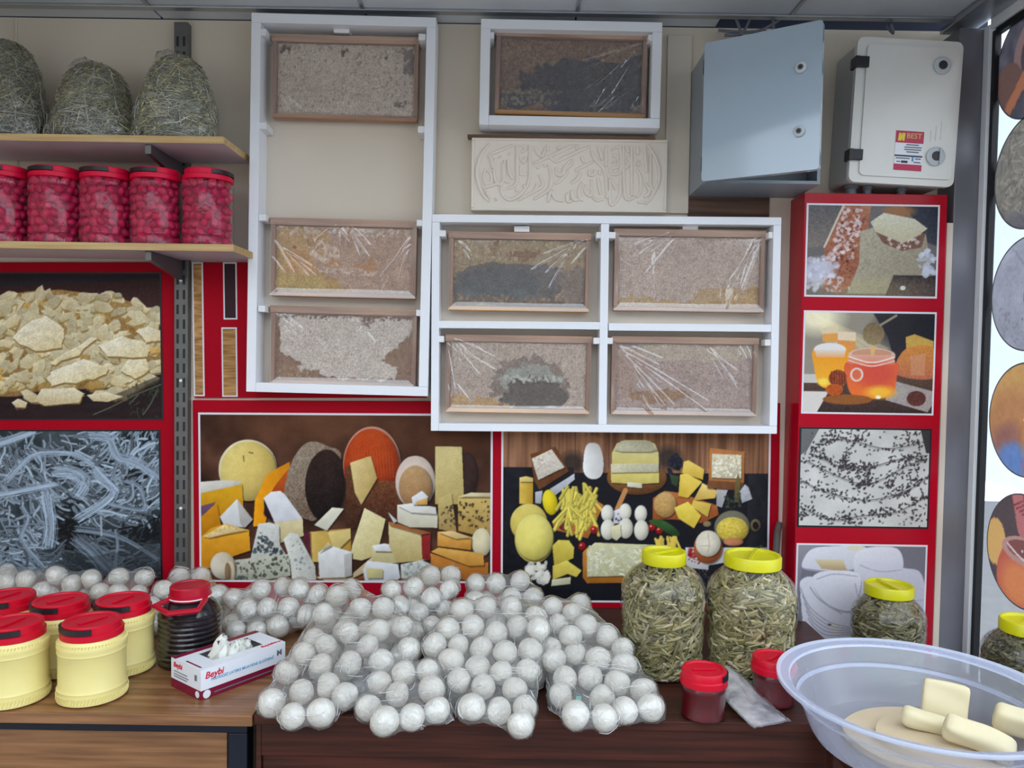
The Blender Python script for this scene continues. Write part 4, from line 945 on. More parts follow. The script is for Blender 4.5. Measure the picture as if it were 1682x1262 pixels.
# upper middle panel, mostly hidden by the tall box
def pic_planks(seed, dark=False):
    def f():
        p = Print(0, 0, 22, 220, 0, 0, 1, (60, 40, 46) if dark else (176, 132, 82), seed)
        if not dark: p.a += (p.noise(30, 3) * 26 + p.noise(40, 9) * 22)[..., None] * np.array([1.1, 1, .8], np.float32)
        return p
    return f
panel('wall_poster', 'red poster panel with narrow wood grain strips half hidden by the tall white box', [(318, 431), (700, 431), (700, 654), (318, 654)], YP,
      [([(317, 431), (336, 431), (334, 651), (317, 651)], pic_planks(3), 'border_white'), ([(367, 431), (390, 431), (389, 525), (367, 525)], pic_planks(4, True), 'border_white'), ([(365, 538), (390, 538), (390, 652), (364, 652)], pic_planks(5), 'border_white')], bw=2.5)
panel('wall_poster', 'long red poster panel with two cheese board pictures above the counter', [(318, 655), (1281, 665), (1277, 1012), (318, 1012)], YP,
      [([(327, 679), (809, 679), (809, 957), (327, 957)], pic_cheese_board, 'border_white'), ([(823, 696), (1266, 697), (1262, 991), (823, 989)], pic_cheese_spread, 'border_white')], bw=3.5)
# red boxed pillar at the right
YR = 2.086
panel('poster_pillar', 'boxed red pillar with four framed food pictures beside the window post', [(1322, 317), (1559, 320), (1527, 1100), (1300, 1096)], YR,
      [([(1325, 331), (1544, 340), (1538, 492), (1321, 486)], pic_comb_piece, 'border_white'), ([(1320, 509), (1539, 514), (1532, 684), (1316, 678)], pic_honey_jars, 'border_white'),
       ([(1313, 701), (1530, 705), (1525, 869), (1309, 866)], pic_cumin_cheese, 'border_black'), ([(1308, 892), (1523, 896), (1518, 1058), (1304, 1052)], pic_white_sheets, 'border_white')],
      mat='red_gloss', bw=3.0, printmat='print_gloss', deep=W - YR - 0.0005, cat='pillar', rot=False)

# ------------------------------------------------------------------ white shadow boxes
BD = 0.088; YB = W - BD
def board_box(name, label, px, rails=(), posts=(), pegs=(), clips=(), th=0.0255):
    c, w, h, ang = rect(*px, YB)
    t = thing(name, label, 'wall box', (c.x, YB, c.z), (0, ang, 0), 'white wall boxes for honeycomb')
    ca, sa = math.cos(ang), math.sin(ang)
    def loc(u, v, Y=YB):
        q = P(u, v, Y); dx, dz = q.x - c.x, q.z - c.z
        return dx * ca - dz * sa, dx * sa + dz * ca
    D = BD - 0.018
    MB().box(-w / 2 + .002, w / 2 - .002, D + .0003, D + .006, -h / 2 + .002, h / 2 - .002).build('back_panel', 'panel_paint', t)
    MB().box(-w / 2, -w / 2 + th, 0, D, -h / 2, h / 2 - th - .0003, bev=.0015).build('side_board', 'white_board', t)
    MB().box(w / 2 - th, w / 2, 0, D, -h / 2 + th + .0003, h / 2 - th - .0003, bev=.0015).build('side_board', 'white_board', t)
    MB().box(-w / 2, w / 2, 0, D, h / 2 - th, h / 2, bev=.0015).build('top_board', 'white_board', t)
    MB().box(-w / 2 + th + .0003, w / 2, 0, D, -h / 2, -h / 2 + th, bev=.0015).build('bottom_board', 'white_board', t)
    for u, v in posts:
        x, _ = loc(u, v); MB().box(x - .011, x + .011, 0.001, D, -h / 2 + th + .0003, h / 2 - th - .0003, bev=.0015).build('divider', 'white_board', t)
    for u, v, u2 in rails:
        xa, z = loc(u, v); xb, z2 = loc(u2, v)
        MB().box(xa, xb, 0.002, D, z - .010, z + .010, bev=.0015).build('shelf_rail', 'white_board', t)
    for u, v in pegs:
        x, z = loc(u, v); MB().box(x - .0095, x + .0095, 0.003, D - 0.002, z - .0085, z + .0085, bev=.001).build('peg', 'white_peg', t)
    for u, v in clips:
        x, z = loc(u, v, W - 0.05); MB().box(x - .021, x + .021, 0.030, D - 0.006, z - .008, z + .008, bev=.001).build('clip', 'white_peg', t)
    return t
board_box('shadow_box', 'tall narrow white wooden wall box with three framed honeycombs', [(409, 19), (713, 30), (706, 650), (408, 645)],
          pegs=[(425 + 6, 52), (693, 60), (425 + 6, 206), (692, 212), (425 + 5, 357), (690, 366), (424 + 5, 507), (689, 514)], clips=[(562, 51), (573, 636)])
board_box('shadow_box', 'small white wooden wall box with one dark honeycomb above the plaque', [(789, 30), (1088, 37), (1084, 210), (788, 205)], pegs=[(805.5, 57), (1071, 61)])
board_box('shadow_box', 'wide four-cell white wooden wall box beside the red pillar', [(711, 352), (1286, 357), (1274, 713), (706, 708)],
          posts=[(993, 450)], rails=[(720, 533, 986), (1000, 537, 1272)], th=0.021,
          pegs=[(726, 383), (985.5, 386), (1005.5, 386), (1269, 386), (723, 557), (981, 560), (1001, 560), (1263, 563)], clips=[(857, 377), (1133, 374)])

# ------------------------------------------------------------------ framed honeycombs
YH = W - 0.060
def cling(w, h, seed, fans, parent, y):
    nx, ny = 150, 84
    x = np.linspace(-w / 2, w / 2, nx); z = np.linspace(-h / 2, h / 2, ny); xx, zz = np.meshgrid(x, z)
    q = np.random.default_rng(seed)
    d = 0.0007 * np.sin(xx * 21 + seed) * np.sin(zz * 33)
    edge = np.minimum(np.minimum(xx + w / 2, w / 2 - xx), np.minimum(zz + h / 2, h / 2 - zz))
    for (ox, oz, a0, a1, n, l0, l1) in fans:
        for k in range(n):
            a = R(a0 + (a1 - a0) * (k + q.uniform(-.3, .3)) / max(1, n - 1)); l = q.uniform(l0, l1) * w
            px, pz = ox * w / 2 + q.normal(0, .01), oz * h / 2 + q.normal(0, .008)
            s = q.uniform(0, .25) * l
            ux, uz = math.cos(a), math.sin(a)
            t = (xx - px) * ux + (zz - pz) * uz; e = (xx - px) * -uz + (zz - pz) * ux
            wd = q.uniform(.0014, .0026)
            d += q.uniform(.0016, .0042) * np.exp(-(e / wd) ** 2) * np.clip((t - s) / .02, 0, 1) * np.clip((l - t) / .03, 0, 1)
    d = d * np.clip(edge / .012, 0.1, 1) + 0.004 * np.clip(1 - edge / 0.02, 0, 1) - .0
    v = np.stack([xx, -d, zz], -1).reshape(-1, 3)
    i = (np.arange(ny - 1)[:, None] * nx + np.arange(nx - 1)[None, :]).ravel(); f = np.stack([i, i + 1, i + nx + 1, i + nx], -1)
    # wrapped edges run back around the frame
    o = grid_obj('plastic_wrap', v, f, None, 'cling_film', parent, (0, y, 0), smooth=True)
    return o
def hive_frame(label, px, box, zoom, base, seed, fn, fans, warm=False):
    c, w, h, ang = rect(*px, YH)
    t = thing('honeycomb_frame', label, 'honeycomb', (c.x, YH, c.z), (0, ang, 0), 'framed honeycombs in the wall boxes')
    wm = 'hive_wood_warm' if warm else 'hive_wood'
    MB().box(-w / 2, w / 2, 0, 0.030, h / 2 - .019, h / 2, bev=.0015).build('top_bar', 'hive_wood', t)
    MB().box(-w / 2 + .004, w / 2 - .004, .002, 0.030, -h / 2, -h / 2 + .012, bev=.0015).build('bottom_bar', wm, t)
    for s in (-1, 1):
        MB().box(s * (w / 2 - .009) - .0055, s * (w / 2 - .009) + .0055, .001, 0.030, -h / 2 + .0123, h / 2 - .0193, bev=.0015).build('side_bar', 'hive_wood_upright', t)
    pr = comb_print(box, zoom, base, seed, fn)
    q = np.random.default_rng(seed)
    def dep(xx, zz, col):
        lum = col.mean(-1)
        e = np.minimum(np.minimum(xx - xx.min(), xx.max() - xx), np.minimum(zz - zz.min(), zz.max() - zz))
        return -0.004 * np.clip(e / .012, 0, 1) - (lum - lum.mean()) * 0.010 + 0.0008 * q.standard_normal(xx.shape)
    pr.sheet('comb', w - .030, h - .034, 'comb', t, loc=(0, .011, -.0035), depth=dep)
    MB().box(-w / 2 + .015, w / 2 - .015, .014, .026, -h / 2 + .0125, h / 2 - .0195).build('comb_core', 'hive_wood', t)
    cling(w - .004, h - .004, seed, fans, t, -0.0006)
    return t
hive_frame('pale grey capped honeycomb frame at the top of the tall white box', [(443, 55), (690, 62), (687, 198), (447, 193)], (455, 68, 682, 185), ZA, (192, 178, 168), 31, c_a1, [(-.9, -.25, -75, -35, 9, .12, .3), (-.1, -.2, -60, -30, 7, .1, .2), (-.5, -.75, -60, -40, 6, .05, .12)])
hive_frame('tan honeycomb frame with amber patches, third row of the tall white box', [(441, 356), (687, 364), (684, 491), (444, 487)], (452, 368, 678, 484), ZL, (166, 134, 116), 32, c_a3, [(0, .95, -140, -40, 12, .12, .35), (.9, .6, -130, -105, 4, .3, .5), (-.95, .3, -60, -30, 5, .2, .5)])
hive_frame('honeycomb frame with big white capped patch at the bottom of the tall box', [(441, 502), (687, 508), (684, 638), (444, 631)], (452, 516, 680, 622), ZL, (134, 98, 74), 33, c_a4, [(-.95, .9, -60, -30, 7, .12, .28), (.3, .5, -120, -60, 3, .1, .2)])
hive_frame('dark brown honeycomb frame with crinkled wrap in the small top box', [(811, 46), (1066, 55), (1062, 193), (814, 187)], (822, 60, 1052, 180), ZB, (120, 92, 74), 34, c_b1, [(.95, .85, -160, -120, 6, .3, .55), (.3, -.9, 35, 70, 10, .12, .3), (.75, -.95, 50, 90, 8, .1, .25)], True)
hive_frame('honeycomb frame with dark grey brood oval, top row of the four-cell box', [(734, 379), (972, 384), (969, 513), (737, 510)], (744, 384, 962, 502), ZC, (146, 124, 96), 35, c_c1, [(.9, .8, -160, -120, 6, .2, .5), (-.9, .8, -60, -40, 2, .1, .2)], True)
hive_frame('pinkish capped honeycomb frame beside the red pillar, top row of the four-cell box', [(1008, 375), (1260, 379), (1256, 514), (1006, 511)], (1018, 386, 1250, 505), ZC, (178, 158, 148), 36, c_c2, [(-.2, .95, -160, -130, 6, .2, .4), (.9, .9, -125, -100, 7, .2, .5), (.5, -.95, 70, 95, 9, .08, .18), (-.4, .5, -95, -85, 2, .2, .4)])
hive_frame('white capped honeycomb frame with dark arch hole, bottom row of the four-cell box', [(729, 549), (974, 553), (970, 681), (732, 677)], (742, 562, 962, 668), ZC, (176, 158, 148), 37, c_c3, [(-.95, .95, -80, -20, 11, .2, .5), (-.95, -.1, -85, -50, 5, .1, .25)], True)
hive_frame('mauve honeycomb frame with long slanting wrap creases, bottom row of the four-cell box', [(1004, 552), (1249, 555), (1243, 685), (1001, 681)], (1014, 564, 1238, 672), ZC, (160, 138, 132), 38, c_c4, [(-.95, .8, -60, -20, 9, .3, .8), (-.6, -.3, -70, -40, 10, .1, .25), (.3, .7, -60, -30, 7, .15, .4), (.85, .9, -110, -60, 6, .1, .3)])

# ------------------------------------------------------------------ plaster plaque with raised calligraphy
YQ = W - 0.030
c, w, h, ang = rect((774, 226), (1096, 231), (1094, 349), (775, 346), YQ)
pq = thing('relief_plaque', 'cream plaster plaque with raised Arabic calligraphy below the small box', 'plaque', (c.x, YQ, c.z), (0, ang, 0))
MB().box(-w / 2, w / 2, 0, 0.0295, -h / 2, h / 2, bev=.002).build('plaque_body', 'plaster', pq)
for a, b, cc, d in ((-w / 2, w / 2, h / 2 - .007, h / 2), (-w / 2, w / 2, -h / 2, -h / 2 + .006), (-w / 2, -w / 2 + .007, -h / 2 + .007, h / 2 - .008), (w / 2 - .006, w / 2, -h / 2 + .007, h / 2 - .008)):
    MB().box(a, b, -.004, -.0003, cc, d, bev=.001).build('raised_edge', 'plaster', pq)
MB().box(-w / 2 - .012, w / 2 - .035, -.010, .022, h / 2 + .0005, h / 2 + .007, bev=.001).build('top_ledge', 'brown_board', pq)
S1 = [[(400, 190), (310, 300), (240, 440), (210, 620), (240, 800), (300, 950), (400, 1050)], [(390, 355), (560, 290), (745, 215)], [(800, 215), (805, 480), (795, 780), (640, 860)], [(670, 430), (690, 620), (740, 720)],
      [(620, 440), (612, 700), (690, 775)], [(370, 365), (430, 420), (440, 560)], [(340, 560), (310, 680), (350, 785), (425, 760), (415, 640), (350, 570)], [(480, 420), (465, 640), (520, 790), (600, 740), (590, 480)], [(290, 850), (420, 815), (510, 790)],
      [(580, 780), (570, 900), (640, 1000), (740, 1015), (900, 890), (985, 700), (990, 215)], [(880, 215), (930, 260), (870, 330)], [(860, 400), (900, 470), (940, 380)], [(860, 520), (860, 640), (960, 640)], [(1070, 230), (1110, 330), (1180, 375), (1225, 250)],
      [(1050, 490), (1200, 420), (1300, 380), (1420, 320), (1623, 230)], [(1290, 390), (1380, 460), (1500, 400), (1623, 340)], [(1270, 500), (1310, 700), (1280, 860), (1150, 960), (1050, 1020)], [(820, 1035), (950, 960), (1060, 900), (1185, 800), (1130, 650)],
      [(1255, 205), (1265, 300)], [(1380, 540), (1400, 650), (1480, 640), (1500, 560), (1600, 440)], [(1365, 790), (1480, 710), (1560, 600)], [(1265, 1065), (1280, 960), (1320, 890), (1370, 1010), (1490, 1045)], [(1560, 920), (1550, 1045), (1623, 1040)], [(340, 880), (410, 1010)],
      [(680, 330), (700, 350)], [(545, 380), (560, 395)], [(1100, 560), (1130, 530)], [(1200, 530), (1220, 505)], [(900, 840), (915, 800)], [(795, 900), (805, 860)], [(480, 1030), (500, 1010)], [(1410, 230), (1420, 280)], [(1100, 780), (1080, 860), (1040, 900)]]
S2 = [[(0, 300), (200, 215)], [(0, 440), (220, 330), (450, 230)], [(250, 205), (255, 285)], [(455, 290), (520, 430), (660, 600), (690, 985)], [(680, 225), (682, 530)], [(555, 230), (600, 340), (620, 440)], [(320, 385), (350, 470)], [(215, 595), (340, 530), (490, 455)],
      [(60, 650), (80, 570), (160, 500), (180, 425)], [(160, 780), (260, 710), (300, 610)], [(430, 580), (430, 650), (500, 650), (512, 575)], [(580, 590), (592, 655)], [(320, 760), (280, 880), (290, 1000), (345, 1035)], [(460, 720), (470, 900), (440, 965), (370, 900), (380, 800)],
      [(560, 700), (600, 950)], [(480, 975), (540, 1030), (645, 1010)], [(755, 290), (860, 240), (892, 270), (892, 600), (770, 640), (755, 560), (850, 540), (855, 440), (760, 480)], [(740, 700), (738, 1060), (800, 1080), (880, 940), (892, 700)], [(750, 720), (800, 800), (830, 880)],
      [(935, 230), (950, 880), (1000, 1020), (1110, 980)], [(1000, 370), (1030, 470), (955, 570)], [(1055, 235), (1060, 965)], [(980, 235), (1015, 325)], [(1140, 240), (1150, 355)], [(1170, 435), (1140, 500), (1195, 500)], [(1125, 575), (1190, 680), (1185, 900), (1135, 985)],
      [(1250, 230), (1270, 440), (1282, 625)], [(1340, 255), (1340, 800), (1380, 900), (1300, 1040), (1150, 1065)], [(1300, 215), (1420, 420), (1470, 640), (1430, 840), (1265, 1095)], [(1260, 780), (1325, 900), (1240, 985)], [(170, 880), (190, 1010), (275, 1030)], [(95, 935), (110, 1045)], [(800, 330), (805, 400)], [(690, 1000), (720, 890)]]
cal = MB()
for strokes, ox in ((S1, 760), (S2, 920)):
    for st in strokes:
        pts = []
        for a, b in smooth_open(st, 4):
            q = P(ox + a / 9.017, 215 + b / 9.017, YQ); dx, dz = q.x - c.x, q.z - c.z
            pts.append((dx * math.cos(ang) - dz * math.sin(ang), -0.0018, dx * math.sin(ang) + dz * math.cos(ang)))
        n = len(pts)
        cal.tube(pts, [0.0052 * (0.62 + 0.38 * math.sin(math.pi * (i + .6) / (n + .2))) for i in range(n)], 8, flat=(0, 1, 0))
cal.build('calligraphy', 'plaster', pq, 'auto')

# ------------------------------------------------------------------ meter boxes
def rrect(w, h, r, n=6):
    pts = []
    for cx, cz, a0 in ((w / 2 - r, h / 2 - r, 0), (-w / 2 + r, h / 2 - r, 90), (-w / 2 + r, -h / 2 + r, 180), (w / 2 - r, -h / 2 + r, 270)):
        for k in range(n + 1):
            a = R(a0 + 90 * k / n); pts.append((cx + r * math.cos(a), cz + r * math.sin(a)))
    return pts
def lock(parent, x, y, z, r, insert):
    l = MB().lathe([(r * .82, 0.0), (r, .001), (r, .005), (r * .8, .007), (r * .62, .0072)], 24).build('lock', 'lock_grey', parent, 'auto', (x, y, z), (R(90), 0, 0))
    if insert == 'key':
        MB().lathe([(r * .34, .0073), (r * .34, .0085)], 6).build('key_slot', 'black_plastic', l); MB().lathe([(r * .52, .0070), (r * .52, .0078)], 16).build('barrel', 'grey_plastic', l)
    else:
        MB().lathe([(r * .5, .0070), (r * .5, .0085)], 20).build('key_slot', 'black_plastic', l)
        if insert == 'bar': MB().box(r * .25, r * .42, -r * .85, r * .85, .0072, .013, bev=.001).build('turn_bar', 'lock_grey', l)
    return l
# grey box with the door ajar
BX0, BX1 = P(1133, 200, W).x, P(1133, 200, W).x + 0.300
BZ0, BZ1 = P(1180, 324, W).z, P(1165, 76, 2.0).z
g = thing('meter_box', 'grey plastic electric meter box with its glossy door hanging ajar', 'meter box', (BX0, 2.012, BZ0))
bw_, bh_ = BX1 - BX0, BZ1 - BZ0
body = MB()
for q in ((0, bw_, W - 2.012 - .009, W - 2.012 - .001, 0, bh_), (0, .008, 0, W - 2.012 - .0095, 0, bh_), (bw_ - .008, bw_, 0, W - 2.012 - .0095, 0, bh_), (.0085, bw_ - .0085, 0, W - 2.012 - .0095, 0, .008), (.0085, bw_ - .0085, 0, W - 2.012 - .0095, bh_ - .008, bh_)):
    body.box(*q)
body.build('box_body', 'abs_body', g)
MB().box(.009, bw_ - .009, .07, .075, .009, bh_ - .009).build('mounting_plate', 'grey_plastic', g)
for zz in (.045, bh_ - .05): MB().tube([(-.004, -.004, zz - .018), (-.004, -.004, zz + .018)], .005, 10).build('hinge', 'black_plastic', g, True)
dw, dh = 0.283, bh_ + 0.006
door = MB(); door.prism([(a + dw / 2, b) for a, b in rrect(dw, dh, .008)], -.022, -.002)
dj = door.build('door', 'abs_grey', g, False, (0.0, -.004, bh_ / 2), (0, 0, R(-31.5)))
for zz in (P(1316, 115, 1.88).z, P(1315, 219, 1.88).z): lock(dj, .236, -.0222, zz - BZ0 - bh_ / 2, .0135, 'key')
# cream box
YC = 2.045
cpx = [(1409, 60), (1582, 70), (1566, 308), (1393, 299)]
c, w, h, ang = rect(*cpx, YC)
k = thing('meter_box', 'cream plastic electric meter box with black hinges and red sticker', 'meter box', (c.x, YC, c.z), (0, ang, 0))
mb = MB(); mb.prism(rrect(w - .012, h - .012, .012), .014, W - YC - .004); mb.build('box_body', 'abs_cream_body', k)
mb = MB(); mb.prism(rrect(w, h, .018), -.002, .0135); dj = mb.build('door', 'abs_cream', k)
mb = MB(); mb.prism(rrect(w - .034, h - .036, .014), -.0062, -.0023); mb.build('raised_panel', 'abs_cream', dj, loc=(.008, 0, 0))
for zz in (.121, -.118):
    hg = MB().box(-w / 2 - .004, -w / 2 + .030, -.012, -.0026, zz - .014, zz + .014, bev=.002).build('hinge', 'black_plastic', k)
    MB().box(-w / 2 - .006, -w / 2 + .004, -.0125, .02, zz - .014, zz + .014).build('hinge_knuckle', 'black_plastic', hg)
lock(dj, .082, -.0064, .122, .0225, 'hole'); lock(dj, .082, -.0064, -.112, .0245, 'bar')
for i in range(3): MB().box(.066 + i * .013, .0675 + i * .013, -.0078, -.0064, -.075 + .004 * i, -.045 + .012 * i).build('moulded_rib', 'abs_cream', dj)
for xx, rr in ((-.105, .017), (-.062, .013), (.030, .013)):
    gl = MB().lathe([(rr, 0), (rr, -.010), (rr * .8, -.012), (rr * .8, -.026), (rr * .5, -.028)], 12).build('cable_gland', 'grey_plastic', k, 'auto', (xx, .055, -h / 2 + .006))
st = MB().box(-.0365, .0365, -.0005, 0, -.052, .052).build('sticker', 'sticker_white', k, loc=(.012, -.0066, -.100), rot=(0, R(.6), 0))
MB().box(-.0365, .0365, -.0003, 0, .019, .050).build('red_band', 'sticker_red', st, loc=(0, -.0006, 0))
MB().box(-.0365, .0365, -.0003, 0, -.052, -.036).build('red_band', 'sticker_red', st, loc=(0, -.0006, 0))
MB().box(-.0365, .0365, -.0003, 0, -.0165, -.0125).build('blue_band', 'ink_dark', st, loc=(0, -.0006, 0))
place('lettering', text_mesh('BEST', .019, 0.0, .0003), 'ink_gold', st, loc=(.011, -.0012, .037), rot=(R(90), 0, 0))
em = MB(); em.prism([(-.031, .024), (-.022, .024), (-.021, .031), (-.019, .024), (-.014, .024), (-.012, .044), (-.021, .044), (-.022, .037), (-.024, .044), (-.029, .044)], -.0008, -.0004)
em.build('emblem', 'ink_yellow', st, loc=(0, -.0006, 0))
for zz, xa, xb in ((.0145, -.008, .025), (.008, -.012, .033), (.002, -.012, .032), (-.004, -.006, .026), (-.021, -.033, .004), (-.021, .018, .033), (-.030, -.030, -.020), (-.030, .015, .033)):
    MB().box(xa, xb, -.0003, 0, zz - .0015, zz + .0015).build('print_line', 'ink_grey', st, loc=(0, -.0006, 0))
MB().box(-.018, -.001, -.0003, 0, -.033, -.027).build('print_block', 'ink_dark', st, loc=(0, -.0006, 0)); MB().box(.009, .014, -.0003, 0, -.028, -.017).build('print_block', 'ink_blue', st, loc=(0, -.0006, 0))

# ------------------------------------------------------------------ round stickers on the glass
def disc(label, u, v, rad, fn, seed):
    q = PX(u, v, XW)
    t = thing('round_sticker', label, 'sticker', (XW + .0082, q.y, q.z), (0, 0, R(-90)), 'round picture stickers on the glass')
    MB().lathe([(rad * .974, 0), (rad, 0), (rad, .0006), (rad * .974, .0006)], 64, cap0=False, cap1=False).build('sticker_rim', 'grey_plastic', t, rot=(R(90), 0, 0), loc=(0, 0, 0))
    p = Print(0, 0, 200, 200, 0, 0, 1, (120, 110, 105), seed, den=1.5); fn(p); p.grain(5)
    nr, ns = 60, 120; rr = np.linspace(0.004, rad * .975, nr); an = np.linspace(0, 2 * np.pi, ns, endpoint=False)
    A, B = np.meshgrid(an, rr); x = (B * np.cos(A)); z = (B * np.sin(A))
    a = p.colors(260, 260); xi = np.clip(((x / rad) * .5 + .5) * 259, 0, 259).astype(int); zi = np.clip(((z / rad) * .5 + .5) * 259, 0, 259).astype(int)
    col = a[zi, xi].reshape(-1, 3); v_ = np.stack([x, np.full_like(x, 0.0), z], -1).reshape(-1, 3)
    i = (np.arange(nr - 1)[:, None] * ns + np.arange(ns)[None, :]); j = (np.arange(nr - 1)[:, None] * ns + (np.arange(ns)[None, :] + 1) % ns)
    f = np.stack([i.ravel(), j.ravel(), (j + ns).ravel(), (i + ns).ravel()], -1)
    grid_obj('photo_print', v_, f, col, 'sticker_print', t, (0, -.0004, 0))
    return t
def d_pan(p):
    p.a[:] = np.array((96, 92, 100)); p.a += (p.noise(20) * 16)[..., None]
    p.ell(130, 90, 80, 74, (150, 120, 116)); p.ell(132, 92, 62, 58, (92, 78, 82)); p.ell(36, 130, 40, 44, (122, 92, 84)); p.line([(20, 190), (110, 96)], 22, (186, 120, 90)); p.ell(120, 60, 30, 24, (150, 70, 60))
def d_hay(p):
    p.a[:] = np.array((150, 144, 136)); q = p.r
    for i in range(420): x, y, a = q.uniform(0, 200), q.uniform(0, 200), q.uniform(0, 3.1); p.line([(x, y), (x + 26 * math.cos(a), y + 26 * math.sin(a))], q.uniform(1.5, 4), np.array((176, 166, 150)) * q.uniform(.66, 1.1), .8)
    p.ell(100, 190, 120, 26, (110, 108, 120), alpha=.6, soft=.8)
def d_grey(p):
    p.a[:] = np.array((182, 182, 194)); p.a += (p.noise(40) * 14 + p.noise(6) * 8)[..., None]
    p.line([(110, 60), (92, 110), (130, 150), (190, 160)], 5, (140, 138, 150), sm=True); p.line([(60, 20), (110, 60), (190, 50)], 4, (160, 158, 170), sm=True); p.specks([(20, 120), (120, 150), (120, 190), (30, 180)], 50, 3, (150, 148, 160))
def d_amber(p):
    p.a[:] = np.array((222, 172, 110)); p.ell(70, 110, 80, 60, (206, 148, 104), soft=.6); p.ell(70, 150, 60, 40, (170, 120, 110), soft=.6); p.ell(80, 172, 50, 30, (120, 150, 206), soft=.5); p.ell(150, 120, 60, 60, (216, 150, 96), soft=.5); p.ell(140, 180, 40, 26, (206, 110, 100), soft=.4); p.a += (p.noise(12) * 6)[..., None]
def d_honey(p):
    p.a[:] = np.array((104, 90, 92)); p.ell(24, 100, 30, 42, (240, 190, 120)); p.ell(128, 150, 96, 80, (214, 110, 96)); p.ell(90, 160, 46, 40, (240, 150, 100), soft=.7); p.ell(120, 100, 76, 26, (206, 160, 150)); p.ell(120, 98, 62, 18, (150, 96, 92)); p.line([(82, 8), (100, 62)], 30, (206, 130, 130)); p.line([(130, 20), (150, 90)], 40, (196, 110, 110))
    for k in range(6): p.line([(72 + k * 8, 26 + k * 4), (100 + k * 8, 12 + k * 4)], 3, (140, 70, 74))
    p.line([(60, 96), (110, 116), (180, 110)], 4, (240, 214, 210), sm=True)
for lab, u, v, fn, sd in (('topmost round sticker on the glass with a grey pan picture', 1690, 96, d_pan, 51), ('round sticker with a beige straw texture, second from the top on the glass', 1687, 280, d_hay, 52), ('pale grey round sticker in the middle of the glass column', 1682, 482, d_grey, 53),
                          ('amber coloured round sticker, second from the bottom on the glass', 1678, 690, d_amber, 54), ('lowest round sticker on the glass with a honey jar picture', 1674, 906, d_honey, 55)):
    disc(lab, u, v, 0.143, fn, sd)

# stick leaning in the gap beside the pillar
q0, q1 = P(1270, 940, 2.12), P(1280, 858, 2.15)
tag(MB().tube([tuple(q0 + (q1 - q0) * t + Vector((.003 * math.sin(t * 7), 0, 0))) for t in (-1.55, -.6, 0, .4, .8, 1.0)], [.009, .009, .010, .0095, .010, .0085], 8).build('wooden_stick', 'stick_bark', None, True), 'short grey wooden stick leaning by the red pillar', 'stick')
# ------------------------------------------------------------------ jars
def ring(parent, name, mat, r0, r1, z0, z1, n=40):
    return MB().lathe([(r0, z0), (r1, z0), (r1, z1), (r0, z1), (r0, z0)], n, cap0=False, cap1=False).build(name, mat, parent, 'auto')
def handle_arc(r, z, a0, a1, wd, th, n=14):
    m = MB(); vs = []; fs = []
    for i in range(n + 1):
        a = R(a0 + (a1 - a0) * i / n)
        for rr, zz in ((r, z), (r + th, z), (r + th, z + wd), (r, z + wd)): vs.append((rr * math.cos(a), rr * math.sin(a), zz))
    for i in range(n):
        for k in range(4): fs.append((i * 4 + k, i * 4 + (k + 1) % 4, i * 4 + 4 + (k + 1) % 4, i * 4 + 4 + k))
    fs += [(3, 2, 1, 0), (n * 4, n * 4 + 1, n * 4 + 2, n * 4 + 3)]
    return m.add(vs, fs)
def screw_lid(parent, mat, r, z, h, tab=None):
    """cap with stepped skirt, raised rim and a recessed disc; tab = start angle of the black carrying handle"""
    l = MB().lathe([(r * .95, z), (r, z + h * .04), (r, z + h * .42), (r * .94, z + h * .5), (r * .94, z + h * .92), (r * .90, z + h), (r * .80, z + h), (r * .77, z + h * .9), (r * .2, z + h * .88)], 40).build('lid', mat, parent, 'auto')
    if tab is not None:
        handle_arc(r * .945, z + h * .50, tab, tab + 110, h * .36, r * .07).build('handle', 'black_plastic', l)
        m = MB().box(-r * .5, r * .5, -r * .075, r * .075, z + h * .885, z + h * 1.0, bev=.001)
        m.build('grip_bar', 'black_plastic' if False else mat, l, rot=(0, 0, R(tab + 55)))
    return l

# cream jars: cream fills an oval ribbed plastic jar
def cream_jar():
    t = thing('cream_jar', '', 'jar', group='cream jars with red lids')
    r = .0655; prof = [(r * .90, 0), (r, .004), (r * 1.0, .010), (r * .985, .014), (r, .018), (r * .985, .022), (r, .027), (r * .955, .032), (r * .955, .096), (r * .985, .1), (r * .97, .104), (r * .99, .109), (r * .99, .116), (r * .93, .124), (r * .88, .128)]
    MB().lathe(prof, 44).build('jar_body', 'cream', t, 'auto')
    rib = MB()
    for zz, rr in ((.013, r * .995), (.116, r * .965)):
        for i in range(66):
            a = 2 * math.pi * i / 66
            rib.tube([(rr * math.cos(a), rr * math.sin(a), zz - .006), (rr * math.cos(a + .06), rr * math.sin(a + .06), zz + .006)], .0016, 4)
    tag(rib.build('grip_ribs', 'cream', t), kind='stuff')
    screw_lid(t, 'red_lid', r * .90, .128, .030, 175)
    return t
cj = cream_jar()
cream_spots = [(-1.124, 1.716, 'cream jar with red lid at the very back, cut by the edge of the picture', 20), (-0.990, 1.690, 'cream jar with red lid in the back row, between the other two', 10), (-0.858, 1.702, 'cream jar with red lid in the back row nearest the dark molasses jar', 25),
               (-1.002, 1.545, 'cream jar with red lid in the front row at the edge of the picture', 30), (-0.851, 1.563, 'whole cream jar with red lid standing frontmost by the glove carton', 12)]
for i, (x, y, lab, rz) in enumerate(cream_spots):
    o = cj if i == 0 else copy_tree(cj)
    o.location = (x, y, TOP + .0003); o.rotation_euler = (0, 0, R(rz)); o['label'] = lab

